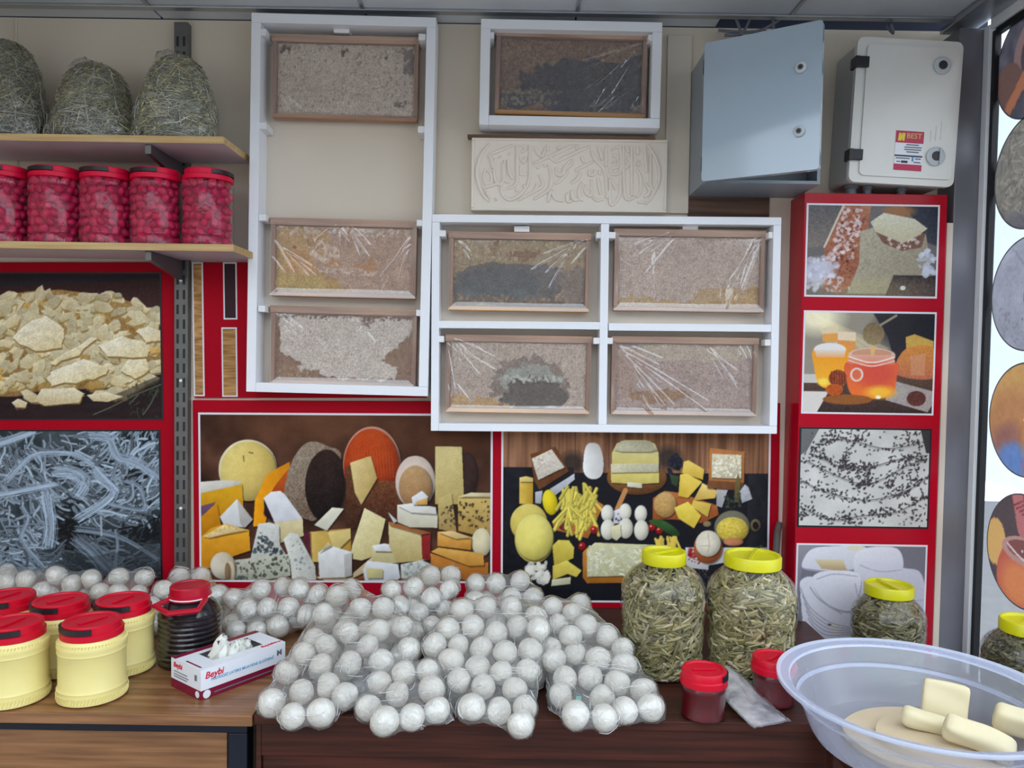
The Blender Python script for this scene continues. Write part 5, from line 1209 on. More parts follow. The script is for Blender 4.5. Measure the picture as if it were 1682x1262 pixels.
# molasses jar
t = thing('molasses_jar', 'black molasses in a ribbed jar with red handled lid', 'jar', (-0.728, 1.748, TOP + .0003), (0, 0, R(20)))
r = .068; prof = [(r * .9, 0), (r, .006), (r, .012)]
for k in range(9): z = .016 + k * .0115; prof += [(r * .97, z), (r * 1.01, z + .004), (r * 1.01, z + .008), (r * .97, z + .0112)]
prof += [(r * .93, .126), (r * .78, .138), (r * .62, .146)]
MB().lathe([(a * .985, b) for a, b in prof], 44).build('molasses_fill', 'molasses', t, 'auto')
MB().lathe(prof, 44, cap1=False).build('jar_body', 'pet', t, 'auto')
l = MB().lathe([(r * .66, .146), (r * .68, .147), (r * .68, .157), (r * .64, .158), (r * .64, .174), (r * .60, .177), (r * .5, .177), (r * .49, .175)], 36).build('lid', 'dark_red_lid', t, 'auto')
MB().tube([(r * .69 * math.cos(a), r * .69 * math.sin(a), .1515) for a in np.linspace(0, 2 * math.pi, 33)], .0016, 6).build('seal_ring', 'carton_white', l, True)
hp = [(r * .66 * math.cos(R(200)), r * .66 * math.sin(R(200)), .150), (-.070, -.040, .146), (-.040, -.078, .138), (.020, -.080, .140), (r * .66 * math.cos(R(-40)), r * .66 * math.sin(R(-40)), .150)]
MB().tube(hp, .0065, 8).build('handle', 'dark_red_lid', l, 'auto')

# jars of pink olives on the lower shelf
SZ = SHELF[1]
OLV = MB().lathe([(.0, -.0165), (.006, -.0150), (.0105, -.0095), (.0125, -.002), (.0122, .004), (.0095, .0105), (.0055, .0150), (.0, .0168)], 10, cap0=False, cap1=False).mesh('olive')
OLV.materials.append(MATS['olive']); OLV.polygons.foreach_set('use_smooth', [True] * len(OLV.polygons))
jr = .0655
def olive_jar(first=None):
    t = thing('olive_jar', '', 'jar', group='jars of pink olives')
    prof = [(jr * .9, 0), (jr, .005), (jr, .026), (jr * .965, .030), (jr * .965, .034), (jr * .985, .038), (jr * .985, .148), (jr * .96, .152), (jr * .985, .156), (jr * .97, .164), (jr * .92, .172)]
    MB().lathe([(a * .80, b * .97 + .002) for a, b in prof], 32).build('brine', 'brine', t, 'auto')
    MB().lathe(prof, 40, cap1=False).build('jar_body', 'pet_ribbed', t, 'auto')
    rb = MB()
    for zz in (.012, .160):
        for i in range(60):
            a = 2 * math.pi * i / 60; rr = jr * (1.0 if zz < .1 else .98)
            rb.tube([(rr * math.cos(a), rr * math.sin(a), zz - .005), (rr * math.cos(a + .05), rr * math.sin(a + .05), zz + .005)], .0011, 4)
    tag(rb.build('grip_ribs', 'pet', t), kind='stuff')
    screw_lid(t, 'pink_lid', jr * .96, .172, .029, 180)
    return t
oj = olive_jar()
o_lab = ['jar of pink olives cut off by the edge of the picture', 'jar of pink olives second from the edge of the picture', 'jar of pink olives in the middle of the shelf row', 'jar of pink olives second from the tall white box', 'jar of pink olives nearest the tall white box']
YJ = 2.045
for i, u in enumerate((8, 92, 175, 257, 342)):
    o = oj if i == 0 else copy_tree(oj)
    q = P(u, 340, YJ)
    o.location = (q.x, YJ, SZ + .0003); o['label'] = o_lab[i]; o.rotation_euler = (0, 0, R([8, 4, 12, 6, 120][i]))
    q_ = random.Random(100 + i); n = 0
    rows = 8
    for k in range(rows):
        zz = SZ + .016 + k * .0208
        for j in range(8):
            a = R(178 + (j + (.5 if k % 2 else 0) + q_.uniform(-.18, .18)) * 26.5)
            if n >= 60 or a > R(372): continue
            n += 1
            rr = jr * .775 + q_.uniform(-.002, .001)
            e = bpy.data.objects.new('olive', OLV); COL.objects.link(e)
            e.location = (q.x + rr * math.cos(a), YJ + rr * math.sin(a), zz + q_.uniform(-.003, .003))
            e.rotation_euler = (q_.uniform(-1.3, 1.3), q_.uniform(-1.3, 1.3), q_.uniform(0, 6)); s = q_.uniform(.84, 1.0); e.scale = (s, s, s)
            tag(e, 'pink olive packed in the ' + o_lab[i].replace('jar of pink olives', 'jar'), 'olive', 'olives in the shelf jars')

# big jars of pickled strips with yellow lids
def bent_strips(n, prof, h, seed, tone):
    """loose pickled strips packed against the inside of a jar"""
    q = random.Random(seed); m = MB(); pz = [b for a, b in prof]; pr = [a for a, b in prof]
    for i in range(n):
        a = q.uniform(0, 2 * math.pi); zf = q.random(); z = h * (.02 + .93 * zf)
        rr = float(np.interp(z + .002, pz, pr)) * q.uniform(.86, .955)
        l = q.uniform(.02, .046); an = q.gauss(.3, .7); wd = q.uniform(.0022, .0046)
        pts = []
        for s in (-.5, 0, .5):
            aa = a + s * l * math.cos(an) / rr; z_ = min(max(z + s * l * math.sin(an) + q.uniform(-.002, .002), .004), h)
            k = min(rr, float(np.interp(z_ + .003, pz, pr)) * .95) + (0 if s == 0 else -.0015)
            pts.append((k * math.cos(aa), k * math.sin(aa), z_))
        c = q.random()
        base = (166, 155, 106) if c < .5 else (134, 126, 76) if c < .75 else (198, 186, 148) if c < .95 else (96, 90, 54)
        f = q.uniform(.8, 1.15) * tone
        m.tube(pts, [wd * .7, wd, wd * .6], 4, col=rgb(*[min(255, b_ * f) for b_ in base]), cap=False)
    return m
def big_jar(label, clabel, x, y, z, r, h, lid_r, seed, tone, rz, lh=.026):
    t = thing('pickle_jar', label, 'jar', (x, y, z + .0003), (0, 0, R(rz)), 'big clear jars with yellow lids')
    nk = lid_r * .9
    prof = [(r * .80, 0), (r * .93, .006), (r * .975, .018), (r * .965, h * .16), (r * .945, h * .19), (r * .965, h * .22), (r * .97, h * .40), (r * .955, h * .43), (r * .98, h * .46), (r, h * .60), (r * .985, h * .63), (r, h * .66), (r * .985, h * .74), (r * .90, h * .83), (r * .74, h * .91), (nk * 1.06, h * .965), (nk, h)]
    MB().lathe(prof, 48, cap1=False).build('jar_body', 'pet_ribbed', t, 'auto')
    gr = MB()
    for i in range(40):
        a = 2 * math.pi * i / 40
        gr.tube([(r * .80 * math.cos(a), r * .80 * math.sin(a), h * .89), (r * .935 * math.cos(a), r * .935 * math.sin(a), h * .81), (r * .99 * math.cos(a), r * .99 * math.sin(a), h * .74)], [.0012, .0022, .0008], 5)
    tag(gr.build('shoulder_ribs', 'pet', t, True), kind='stuff')
    l = MB().lathe([(lid_r * .97, h - .006), (lid_r, h - .004), (lid_r, h + lh - .008), (lid_r * .96, h + lh - .004), (lid_r * .88, h + lh - .004), (lid_r * .84, h + lh - .010), (lid_r * .3, h + lh - .011)], 40).build('lid', 'yellow_lid', t, 'auto')
    MB().box(-lid_r * .85, lid_r * .85, -.004, .004, h + lh - .0105, h + lh - .004, bev=.001).build('lid_bar', 'yellow_lid', l, rot=(0, 0, R(35)))
    core = MB().lathe([(a * .86, b * .94 + .004) for a, b in prof[:-2]], 32).mesh('packed_core')
    s = bent_strips(int(2500 * (r / .1) ** 2), prof, h * .985, seed, tone).build('pickled_strips', 'pickle', None, False, (x, y, z + .0008))
    tag(s, clabel, 'pickles', kind='stuff')
    place('packed_core', core, 'pickle_core', s, True)
big_jar('large clear jar with yellow lid standing right of the bagged balls', 'green pickled strips filling the yellow-lidded jar next to the bags', P(1088, 1000, 1.75).x, 1.745, TOP, .0965, .250, .050, 1, .86, 0)
big_jar('large clear jar with yellow lid beside the red pillar and wooden stick', 'green pickled strips filling the yellow-lidded jar in front of the pillar', P(1234, 1000, 1.735).x, 1.735, TOP, .1005, .248, .063, 2, .92, 30)
big_jar('medium clear jar with yellow lid behind the plastic tub', 'brownish pickled strips in the jar behind the plastic tub', P(1459, 1000, 1.95).x, 1.95, .700, .089, .215, .059, 3, .72, 60)
big_jar('clear jar with yellow lid by the window, cut by the edge of the picture', 'dark pickled strips in the jar at the window', 1.165, 1.72, .700, .089, .205, .054, 4, .6, 10)

# red paste jars
def paste_jar(label, x, y, rz):
    t = thing('paste_jar', label, 'jar', (x, y, TOP - .0007), (0, 0, R(rz)), 'small jars of dark red paste')
    r = .0455; prof = [(r * .88, 0), (r * .97, .004), (r * .97, .012), (r * .94, .016), (r * .94, .052), (r * .97, .056), (r * .97, .062), (r * .9, .068)]
    MB().lathe([(a * .95, b * .97 + .001) for a, b in prof], 36).build('paste', 'red_paste', t, 'auto')
    MB().lathe(prof, 36, cap1=False).build('jar_body', 'pet', t, 'auto')
    screw_lid(t, 'red_lid', r * 1.02, .066, .030, -50)
paste_jar('small jar of dark red paste in front of the tall pickle jars', P(1150, 1150, 1.54).x, 1.515, 0)
paste_jar('small jar of dark red paste half hidden behind the tub rim', .552, 1.582, 40)

# ------------------------------------------------------------------ latex glove carton
t = thing('glove_carton', 'open white and maroon carton of latex gloves on the oak table', 'carton', (-0.6217, 1.545, TOP + .0003), (0, 0, math.atan2(.8, .6)))
L_, D_, H_ = .205, .112, .061; MZ = .019
def shell(m, z0, z1, e=0.0):
    m.box(-e, L_ + e, -e, .0012, z0, z1); m.box(-e, L_ + e, D_ - .0012, D_ + e, z0, z1); m.box(-e, .0012, .0013, D_ - .0013, z0, z1); m.box(L_ - .0012, L_ + e, .0013, D_ - .0013, z0, z1)
m = MB(); shell(m, MZ, H_)
m.build('carton_sides', 'carton_white', t)
m = MB(); shell(m, 0, MZ - .0002); m.box(.0013, L_ - .0013, .0013, D_ - .0013, 0, .001); m.build('maroon_base', 'carton_maroon', t)
tp = MB()
tp.box(0, L_, 0, .026, H_ + .0002, H_ + .0012); tp.box(0, L_, D_ - .028, D_, H_ + .0002, H_ + .0012); tp.box(0, .045, .0262, D_ - .0282, H_ + .0002, H_ + .0012); tp.box(L_ - .04, L_, .0262, D_ - .0282, H_ + .0002, H_ + .0012)
tp.build('carton_top', 'carton_white', t)
MB().box(0.0, L_, D_ - .016, D_ - .001, H_ + .0013, H_ + .0016).build('maroon_stripe', 'carton_maroon', t)
MB().box(.006, .010, .012, D_ - .045, H_ + .0013, H_ + .0016).build('maroon_stripe', 'carton_maroon', t)
def lettering(txt, size, mat, parent, loc, rot, shear=.2, bold=.0004):
    return place('lettering', text_mesh(txt, size, shear, bold), mat, parent, loc=loc, rot=rot)
FR = (R(90), 0, 0); EN = (R(90), 0, R(-90))
lettering('Beybi', .019, 'ink_red', t, (.030, -.0005, .047), FR)
lettering('PUDRASIZ LATEKS MUAYENE ELDİVENİ', .0085, 'ink_blue', t, (.098, -.0005, .036), FR, .1, .0001)
lettering('M', .018, 'ink_grey', t, (L_ - .016, -.0005, .042), FR, 0, .0003)
lettering('Beybi', .015, 'ink_red', t, (-.0005, D_ - .026, .050), EN)
lettering('Beybi', .013, 'ink_red', t, (L_ - .040, .013, H_ + .0014), (0, 0, 0)); lettering('Eldiven', .009, 'ink_red', t, (L_ - .016, .013, H_ + .0014), (0, 0, 0))
for zz, a, b in ((.037, .05, .10), (.031, .045, .10), (.026, .05, .10)): MB().box(-.0008, -.0003, a, b, zz - .0008, zz + .0008).build('print_line', 'ink_grey', t)
MB().box(-.0008, -.0003, .014, .022, .036, .048).build('print_block', 'ink_grey', t)
MB().lathe([(.0085, 0), (.0085, .0006)], 20).build('round_seal', 'carton_white', t, rot=FR, loc=(.013, -.0004, .0095)); MB().lathe([(.007, 0), (.007, .0006)], 20).build('round_seal', 'carton_white', t, rot=EN, loc=(-.0004, .012, .0095))
MB().box(.03, .17, -.0008, -.0003, .007, .0095).build('print_line', 'ink_grey', t)
gm = MB(); q_ = random.Random(5)
for i, (gx, gy, hh) in enumerate(((.075, .055, .038), (.085, .062, .030), (.105, .05, .016), (.125, .055, .015), (.14, .06, .012), (.095, .07, .018))):
    pr = []
    for k in range(6):
        zz = H_ - .012 + (hh + .012) * k / 5; rr = [.017, .018, .015, .012, .008, .003][k]
        pr.append((rr, zz))
    vs = []; n = 12
    o = MB().lathe(pr, n, (gx, gy, 0))
    o.v = [(a + q_.uniform(-.0055, .0055) + (zz - H_) * .3, b + q_.uniform(-.0055, .0055), zz + q_.uniform(-.004, .004)) for a, b, zz in o.v]
    gm.add(o.v, o.f)
tag(gm.build('latex_gloves', 'glove', None, 'auto', (-0.6217, 1.545, TOP + .0003), (0, 0, math.atan2(.8, .6))), 'crumpled pale latex gloves sticking out of the carton', 'gloves', kind='stuff')

# creases where thin film folds over itself: short raised ridges that wander over a skin
def film_creases(co, no, ed, n, seed, parent, steps=(4, 11), rad=(.0005, .0011), lift=.0009):
    co = np.asarray(co, float); no = np.asarray(no, float); nb = {}
    for a, b in ed: nb.setdefault(int(a), []).append(int(b)); nb.setdefault(int(b), []).append(int(a))
    q = np.random.default_rng(seed); cand = np.nonzero((no[:, 1] < .25) & (no[:, 2] > -.3))[0]; m = MB()
    for _ in range(n):
        i = int(q.choice(cand)); d = q.standard_normal(3); d[2] = d[2] * .8 - .5; d /= np.linalg.norm(d)
        path = [i]
        for _s in range(int(q.integers(*steps))):
            best = max(nb[path[-1]], key=lambda j: np.dot(co[j] - co[path[-1]], d) / (np.linalg.norm(co[j] - co[path[-1]]) + 1e-9))
            if best in path: break
            path.append(best)
        if len(path) < 4: continue
        pts = smooth_open([tuple(co[j] + no[j] * lift) for j in path[::2]] + [tuple(co[path[-1]] + no[path[-1]] * lift)], 4)
        k = len(pts); r_ = q.uniform(*rad)
        m.tube(pts, [max(.0001, r_ * math.sin(math.pi * (t + .5) / k)) for t in range(k)], 4, cap=False)
    return tag(m.build('film_creases', 'film_fold', parent, True), kind='stuff')

# ------------------------------------------------------------------ bags of dried herb on the upper shelf
HZ = SHELF[0]
def herb_bag(label, clabel, u0, u1, vtop, peak_u, seed, Y=2.06, tone=1.0):
    a = P(u0, 215, Y); b = P(u1, 215, Y); tp = P(peak_u, vtop, Y)
    cx = (a.x + b.x) / 2; hw = (b.x - a.x) / 2; h = tp.z - HZ; lean = tp.x - cx
    q = random.Random(seed)
    ph = [q.uniform(0, 6) for _ in range(6)]
    def surf(th, s, k=1.0):                      # s 0 bottom..1 top
        w = hw * (1.0 - .18 * (s ** 2)) * math.sqrt(max(0.0, 1 - s ** 3.2)) * (0.93 + .07 * math.cos(s * 5))
        d = .088 * math.sqrt(max(0.0, 1 - s ** 3.2))
        wob = 1 + .05 * math.sin(3 * th + ph[0]) * s + .04 * math.sin(5 * th + ph[1] + 4 * s) + .03 * math.sin(9 * s + ph[2])
        return (cx + lean * s ** 1.3 + w * wob * k * .96 * math.cos(th), Y + d * wob * k * math.sin(th), HZ + .0010 + h * s * (1 if k >= 1 else .985))
    def skin(k, n=44, m=22):
        vs = []; fs = []
        for j in range(m + 1):
            s = j / m * .995
            for i in range(n): vs.append(surf(2 * math.pi * i / n, s, k))
        for j in range(m):
            for i in range(n): fs.append((j * n + i, j * n + (i + 1) % n, (j + 1) * n + (i + 1) % n, (j + 1) * n + i))
        fs.append(tuple(reversed(range(n)))); fs.append(tuple(m * n + i for i in range(n)))
        return MB().add(vs, fs)
    core = skin(.93)
    st = MB()
    for i in range(2600):
        th = q.uniform(math.pi * .93, math.pi * 2.07) if i < 2200 else q.uniform(0, math.pi); s = q.random() ** .8 * .96
        p = Vector(surf(th, s, q.uniform(.94, .985))); an = q.gauss(.15, .7)
        e = Vector(surf(th + .1, s, .97)) - Vector(surf(th - .1, s, .97)); e.normalize()
        f = Vector(surf(th, min(s + .04, .98), .97)) - Vector(surf(th, max(s - .04, 0), .97)); f.normalize()
        d = e * math.cos(an) + f * math.sin(an); l = q.uniform(.012, .03)
        n = e.cross(f).normalized() * q.uniform(-.002, .002)
        c = q.random(); base = (150, 146, 120) if c < .5 else (112, 116, 96) if c < .8 else (196, 186, 150) if c < .95 else (84, 90, 80)
        g_ = q.uniform(.85, 1.3) * tone; w_ = q.uniform(.0007, .0018)
        pa, pc = p - d * l, p + d * l
        lo = HZ + .002
        pa.z = max(pa.z, lo); pc.z = max(pc.z, lo)
        st.tube([pa, p + n, pc], [w_ * .6, w_, w_ * .5], 3, col=rgb(*[min(255, x * g_) for x in base]), cap=False)
    t = tag(st.build('dried_herb', 'hay', None), clabel, 'dried herb', kind='stuff')
    place('herb_core', core.mesh('herb_core'), 'hay_core', t, True)
    # film bag with a gathered top
    bg = thing('herb_bag', label, 'plastic bag', (0, 0, 0), group='bags of dried herb')
    bm_ = skin(1.02); 
    bm_.v = [(x + q.uniform(-.0034, .0034), y + q.uniform(-.0034, .0034), z) for x, y, z in bm_.v]
    fo = bm_.build('film', 'hay_film', bg, True); me_ = fo.data; n_ = len(me_.vertices)
    co_ = np.empty(n_ * 3); me_.vertices.foreach_get('co', co_); no_ = np.empty(n_ * 3, np.float32); me_.vertex_normals.foreach_get('vector', no_)
    ed_ = np.empty(len(me_.edges) * 2, np.int32); me_.edges.foreach_get('vertices', ed_)
    film_creases(co_.reshape(-1, 3), no_.reshape(-1, 3), ed_.reshape(-1, 2), 60, seed, fo, (3, 7), (.0006, .0013))
    tw = MB(); tx, ty, tz = surf(0, .995, 0)
    tw.lathe([(hw * .30, -.010), (hw * .22, .004), (hw * .12, .010), (hw * .03, .014)], 16, (tx - .02, ty - .02, tz - .006), cap0=False)
    tw.v = [(x + q.uniform(-.004, .004), y + q.uniform(-.004, .004), z + q.uniform(-.004, .004)) for x, y, z in tw.v]
    tw.build('gathered_top', 'hay_film', bg, True)
herb_bag('clear plastic bag of dried herb cut off by the edge of the picture', 'dried herb stalks in the bag at the edge of the picture', -80, 84, 66, 8, 71, tone=.95)
herb_bag('clear plastic bag of dried herb with a pointed slanting top, middle of three', 'dried herb stalks in the middle shelf bag', 76, 228, 104, 158, 72)
herb_bag('clear plastic bag of dried herb in front of the slotted upright', 'dried herb stalks in the bag by the slotted upright', 212, 362, 92, 296, 73, tone=1.08)
# ------------------------------------------------------------------ bags of white cheese balls
BR = 0.0268
BAGS = {
 # name: (front depth of the pile, slope, highest ball centre above the table, x offset of the zoom, balls)
 'A': (1.515, .36, .125, 400, [(620, 240), (540, 280), (680, 345), (790, 345), (455, 380), (600, 490), (775, 480), (905, 460), (950, 580), (470, 560), (345, 610), (445, 675), (615, 665), (245, 715), (160, 890), (335, 825), (480, 790), (285, 965), (445, 945), (580, 850), (790, 655), (715, 560)]),
 'A2': (1.505, .42, .075, 400, [(785, 775), (715, 920), (915, 720), (880, 835), (1075, 810), (1105, 930), (945, 975), (830, 990), (1080, 700)]),
 'B': (1.80, .8, .135, 400, [(1070, 165), (1185, 160), (960, 230), (870, 260), (1080, 285), (1175, 235), (1010, 385), (890, 320), (1065, 440)]),
 'C': (1.505, .42, .135, 700, [(205, 360), (345, 345), (490, 350), (262, 470), (392, 480), (520, 470), (85, 530), (150, 490), (210, 580), (320, 575), (455, 620), (585, 680), (590, 590), (140, 640), (190, 765), (345, 780), (500, 800), (420, 710), (260, 920), (415, 935), (565, 920), (540, 1010), (300, 680), (620, 520), (620, 410)]),
 'C2': (1.86, .8, .150, 700, [(400, 205), (535, 195), (605, 285), (285, 215), (280, 290), (500, 280)]),
 'D': (1.515, .36, .125, 700, [(735, 350), (880, 325), (825, 375), (735, 440), (930, 460), (1015, 500), (715, 545), (800, 530), (850, 600), (1120, 600), (740, 665), (1010, 650), (800, 715), (895, 740), (1100, 690), (1125, 760), (1205, 810), (770, 850), (1025, 840), (905, 960), (1120, 940), (1260, 915), (1020, 960)]),
 'E': (1.86, .9, .105, 400, [(100, 240), (225, 225), (330, 250), (410, 265), (135, 345), (275, 350), (345, 385), (10, 345), (205, 440), (-50, 300)]),
 'F': (2.03, .8, .085, 0, [(20, 145), (55, 195), (125, 185), (-60, 160), (265, 230), (400, 190), (510, 195), (325, 190)]),
 'F3': (2.03, .8, .085, 0, [(680, 185), (810, 195), (570, 240), (700, 245), (780, 240)]),
 'F4': (1.90, .9, .100, 0, [(1030, 165), (1150, 165), (930, 255), (890, 340), (1250, 275), (885, 430), (970, 330), (1100, 260)]),
}
BLAB = {
 'A': ('front clear bag of white balls by the glove carton', 'white cheese ball in the front bag by the glove carton', 'white cheese balls, front bag by the carton'),
 'A2': ('small clear bag of white balls at the counter edge between two bigger bags', 'white cheese ball in the small bag at the counter edge', 'white cheese balls, small bag at the counter edge'),
 'B': ('clear bag of white balls at the back below the orange cheese bars picture', 'white cheese ball in the back bag below the orange cheese picture', 'white cheese balls, back bag below the orange cheese picture'),
 'C': ('tall heaped clear bag of white balls in the middle of the counter', 'white cheese ball in the tall heaped middle bag', 'white cheese balls, tall middle bag'),
 'C2': ('clear bag of white balls topping the heap by the yellow cheese rounds picture', 'white cheese ball in the top back bag of the heap', 'white cheese balls, top back bag of the heap'),
 'D': ('clear bag of white balls with sealed corners beside the pickle jars', 'white cheese ball in the bag beside the pickle jars', 'white cheese balls, bag beside the pickle jars'),
 'E': ('clear bag of white balls behind the glove carton', 'white cheese ball in the bag behind the glove carton', 'white cheese balls, bag behind the carton'),
 'F': ('clear bag of white balls against the wall behind the cream jars', 'white cheese ball in the wall bag behind the cream jars', 'white cheese balls, wall bag behind the cream jars'),
 'F3': ('clear bag of white balls at the foot of the string cheese picture', 'white cheese ball in the bag under the string cheese picture', 'white cheese balls, bag under the string cheese picture'),
 'F4': ('clear bag of white balls behind the molasses jar', 'white cheese ball in the bag behind the molasses jar', 'white cheese balls, bag behind the molasses jar'),
}
q_ = random.Random(21)
allb = []                                              # [bag, pos, r, visible]
TB = TOP - 0.001
for nm, (z0, k, hm, ox, lst) in BAGS.items():
    for a, b in lst:
        u, v = ox + a / 3.486, 900 + b / 3.486
        r = BR * q_.uniform(.93, 1.05)
        lo, hi = z0 - .1, 2.15
        def gap(Y):
            p = P(u, v, Y); return (p.z - TB) - min(hm, max(r, r + (Y - z0) * k))
        for _ in range(40):
            mid = (lo + hi) / 2
            if gap(mid) > 0: lo = mid
            else: hi = mid
        p = P(u, v, (lo + hi) / 2)
        p.y = min(p.y, W - .012 - r)
        allb.append([nm, p, r, True])
def relax(n, keep):
    for _ in range(n):
        for i in range(len(allb)):
            for j in range(i):
                a, b = allb[i], allb[j]
                d = a[1] - b[1]; L2 = d.length; m = (a[2] + b[2]) * .985
                if L2 < m:
                    if L2 < 1e-6: d = Vector((1e-3, 0, 0)); L2 = 1e-3
                    d = d / L2 * (m - L2) * .5
                    a[1] += d; b[1] -= d
        for a in allb:
            a[1].z = max(a[1].z, TB + a[2]); a[1].y = min(max(a[1].y, YF + .022 + a[2]), a[1].y, W - .012 - a[2])
relax(60, True)
# unseen balls carrying the visible ones
obst = [(Vector((x, y, 0)), .068) for x, y, *_ in cream_spots] + [(Vector((-.728, 1.748, 0)), .071), (Vector((P(1088, 1000, 1.75).x, 1.745, 0)), .099)]
for nm in BAGS:
    vis = [b for b in allb if b[0] == nm and b[3]]
    x0 = min(b[1].x for b in vis); x1 = max(b[1].x for b in vis); y0 = min(b[1].y for b in vis); y1 = max(b[1].y for b in vis)
    for lay in range(2):
        zz = TB + BR + lay * BR * 1.68
        Y = y0
        while Y <= y1 + .01:
            X = x0 + (lay % 2) * BR
            while X <= x1:
                c = Vector((X, Y, zz))
                above = [b for b in vis if (b[1] - c).xy.length < BR * 2.0 and b[1].z > zz + BR * .9]
                if above and min((b[1] - c).length - b[2] for b in allb) > BR * .90 and min((c.xy - o.xy).length - rr for o, rr in obst) > BR:
                    allb.append([nm, c, BR * .97, False])
                X += BR * 1.0
            Y += BR * 1.0
for a in allb:
    for o, rr in obst:
        d = a[1].xy - o.xy
        if d.length < rr + a[2] and a[1].z < TB + .2:
            d = d.normalized() * (rr + a[2] - d.length); a[1].x += d.x; a[1].y += d.y
relax(25, True)
def lumpy(seed):
    bm = bmesh.new(); bmesh.ops.create_icosphere(bm, subdivisions=3, radius=1.0); q = random.Random(seed)
    ds = [(Vector((q.gauss(0, 1), q.gauss(0, 1), q.gauss(0, 1))).normalized(), q.uniform(-.17, .07), q.uniform(2.5, 9)) for _ in range(11)]
    for v in bm.verts:
        n = v.co.normalized(); k = 1.0
        for d, am, sh in ds: k += am * max(0, n.dot(d)) ** sh
        v.co = n * k
        v.co.z *= .97
    me = bpy.data.meshes.new('cheese_ball'); bm.to_mesh(me); bm.free(); me.materials.append(MATS['cheese_ball'])
    me.polygons.foreach_set('use_smooth', [True] * len(me.polygons)); return me
BALLM = [lumpy(s) for s in range(6)]
for nm, p, r, vis in allb:
    o = bpy.data.objects.new('cheese_ball', BALLM[q_.randrange(6)]); COL.objects.link(o)
    o.location = p; o.scale = (r, r, r); o.rotation_euler = (q_.uniform(0, 6), q_.uniform(0, 6), q_.uniform(0, 6))
    tag(o, BLAB[nm][1], 'cheese ball', BLAB[nm][2])

# the film of each bag: hull drawn in between the balls, with flat sealed corners
CORN = {'A': [(412, 1178), (436, 1190), (470, 1195)], 'A2': [(640, 1202), (760, 1194)], 'C': [(880, 1203), (742, 1188)], 'D': [(894, 1176), (1102, 1192), (950, 1196)], 'C2': [(905, 985)], 'E': [(368, 1050), (478, 1050)]}
def bag_film(nm):
    bl = [b for b in allb if b[0] == nm]
    bm = bmesh.new()
    for _, p, r, _v in bl:
        for k in range(42):
            zc = 1 - 2 * (k + .5) / 42; a = k * 2.39996; s = math.sqrt(1 - zc * zc)
            q = p + Vector((s * math.cos(a), s * math.sin(a), zc)) * (r * 1.05 + .001); q.z = max(q.z, TB + .0008); q.y = min(q.y, W - .0105)
            bm.verts.new(q)
    if nm in CORN:
        for u, v in CORN[nm]:
            c = PZ(u, v, TB + .002) if nm != 'C2' else P(u, v, 1.9)
            bm.verts.new(c); bm.verts.new(c + Vector((0, 0, .005)))
    res = bmesh.ops.convex_hull(bm, input=bm.verts[:])
    bmesh.ops.delete(bm, geom=[g for g in set(res['geom_interior'] + res['geom_unused']) if isinstance(g, bmesh.types.BMVert) and g.is_valid], context='VERTS')
    me = bpy.data.meshes.new('hull'); bm.to_mesh(me); bm.free()
    ob = bpy.data.objects.new('hull', me); COL.objects.link(ob)
    md = ob.modifiers.new('r', 'REMESH'); md.mode = 'VOXEL'; md.voxel_size = .0085
    dg = bpy.context.evaluated_depsgraph_get(); m2 = bpy.data.meshes.new_from_object(ob.evaluated_get(dg))
    bpy.data.objects.remove(ob); bpy.data.meshes.remove(me)
    n = len(m2.vertices); co = np.empty(n * 3, np.float32); m2.vertices.foreach_get('co', co); co = co.reshape(-1, 3)
    no = np.empty(n * 3, np.float32); m2.vertex_normals.foreach_get('vector', no); no = no.reshape(-1, 3)
    C = np.array([b[1][:] for b in bl]); Rr = np.array([b[2] for b in bl])
    rg = np.random.default_rng(len(nm) + len(bl))
    ed = np.empty(len(m2.edges) * 2, np.int32); m2.edges.foreach_get('vertices', ed); ed = ed.reshape(-1, 2)
    for it in range(5):
        d = np.linalg.norm(co[:, None] - C[None], axis=2) - Rr[None]
        g = d.min(1) - .0016
        co = co - no * np.clip(g, -0.01, .010)[:, None] * .22
        acc = np.zeros_like(co); cnt = np.zeros(n)
        np.add.at(acc, ed[:, 0], co[ed[:, 1]]); np.add.at(acc, ed[:, 1], co[ed[:, 0]]); np.add.at(cnt, ed[:, 0], 1); np.add.at(cnt, ed[:, 1], 1)
        co = co * .7 + .3 * acc / cnt[:, None]
    # push back out of any ball it cut into
    dv = co[:, None] - C[None]; d = np.linalg.norm(dv, axis=2) - Rr[None] * 1.06; i = d.argmin(1); dm = d[np.arange(n), i]
    dir_ = dv[np.arange(n), i]; dir_ /= np.linalg.norm(dir_, axis=1)[:, None] + 1e-9
    co = co + dir_ * np.clip(.0008 - dm, 0, .03)[:, None]
    co += no * (rg.standard_normal(n)[:, None] * .0006)
    co[:, 2] = np.maximum(co[:, 2], TB + .0006); co[:, 1] = np.minimum(co[:, 1], W - .0105)
    m2.vertices.foreach_set('co', co.astype(np.float32).ravel()); m2.update()
    b0 = C.mean(0)
    root = thing('plastic_bag', BLAB[nm][0], 'plastic bag', (0, 0, 0), group='clear bags of white balls')
    m2.name = 'film'
    fo = place('film', m2, 'bag_film', root, True)
    film_creases(co, no, ed, int(5 + n / 60), len(bl) * 3, fo)
    return root
for nm in BAGS:
    root = bag_film(nm)
    if nm == 'D':
        c = P(700 + 870 / 3.486, 900 + 862 / 3.486, 1.50)
        MB().box(-.005, .005, -.0005, .0005, -.009, .009).build('teal_tag', 'teal_tag', root, loc=tuple(c + Vector((0, -.012, 0))), rot=(R(-20), 0, 0))

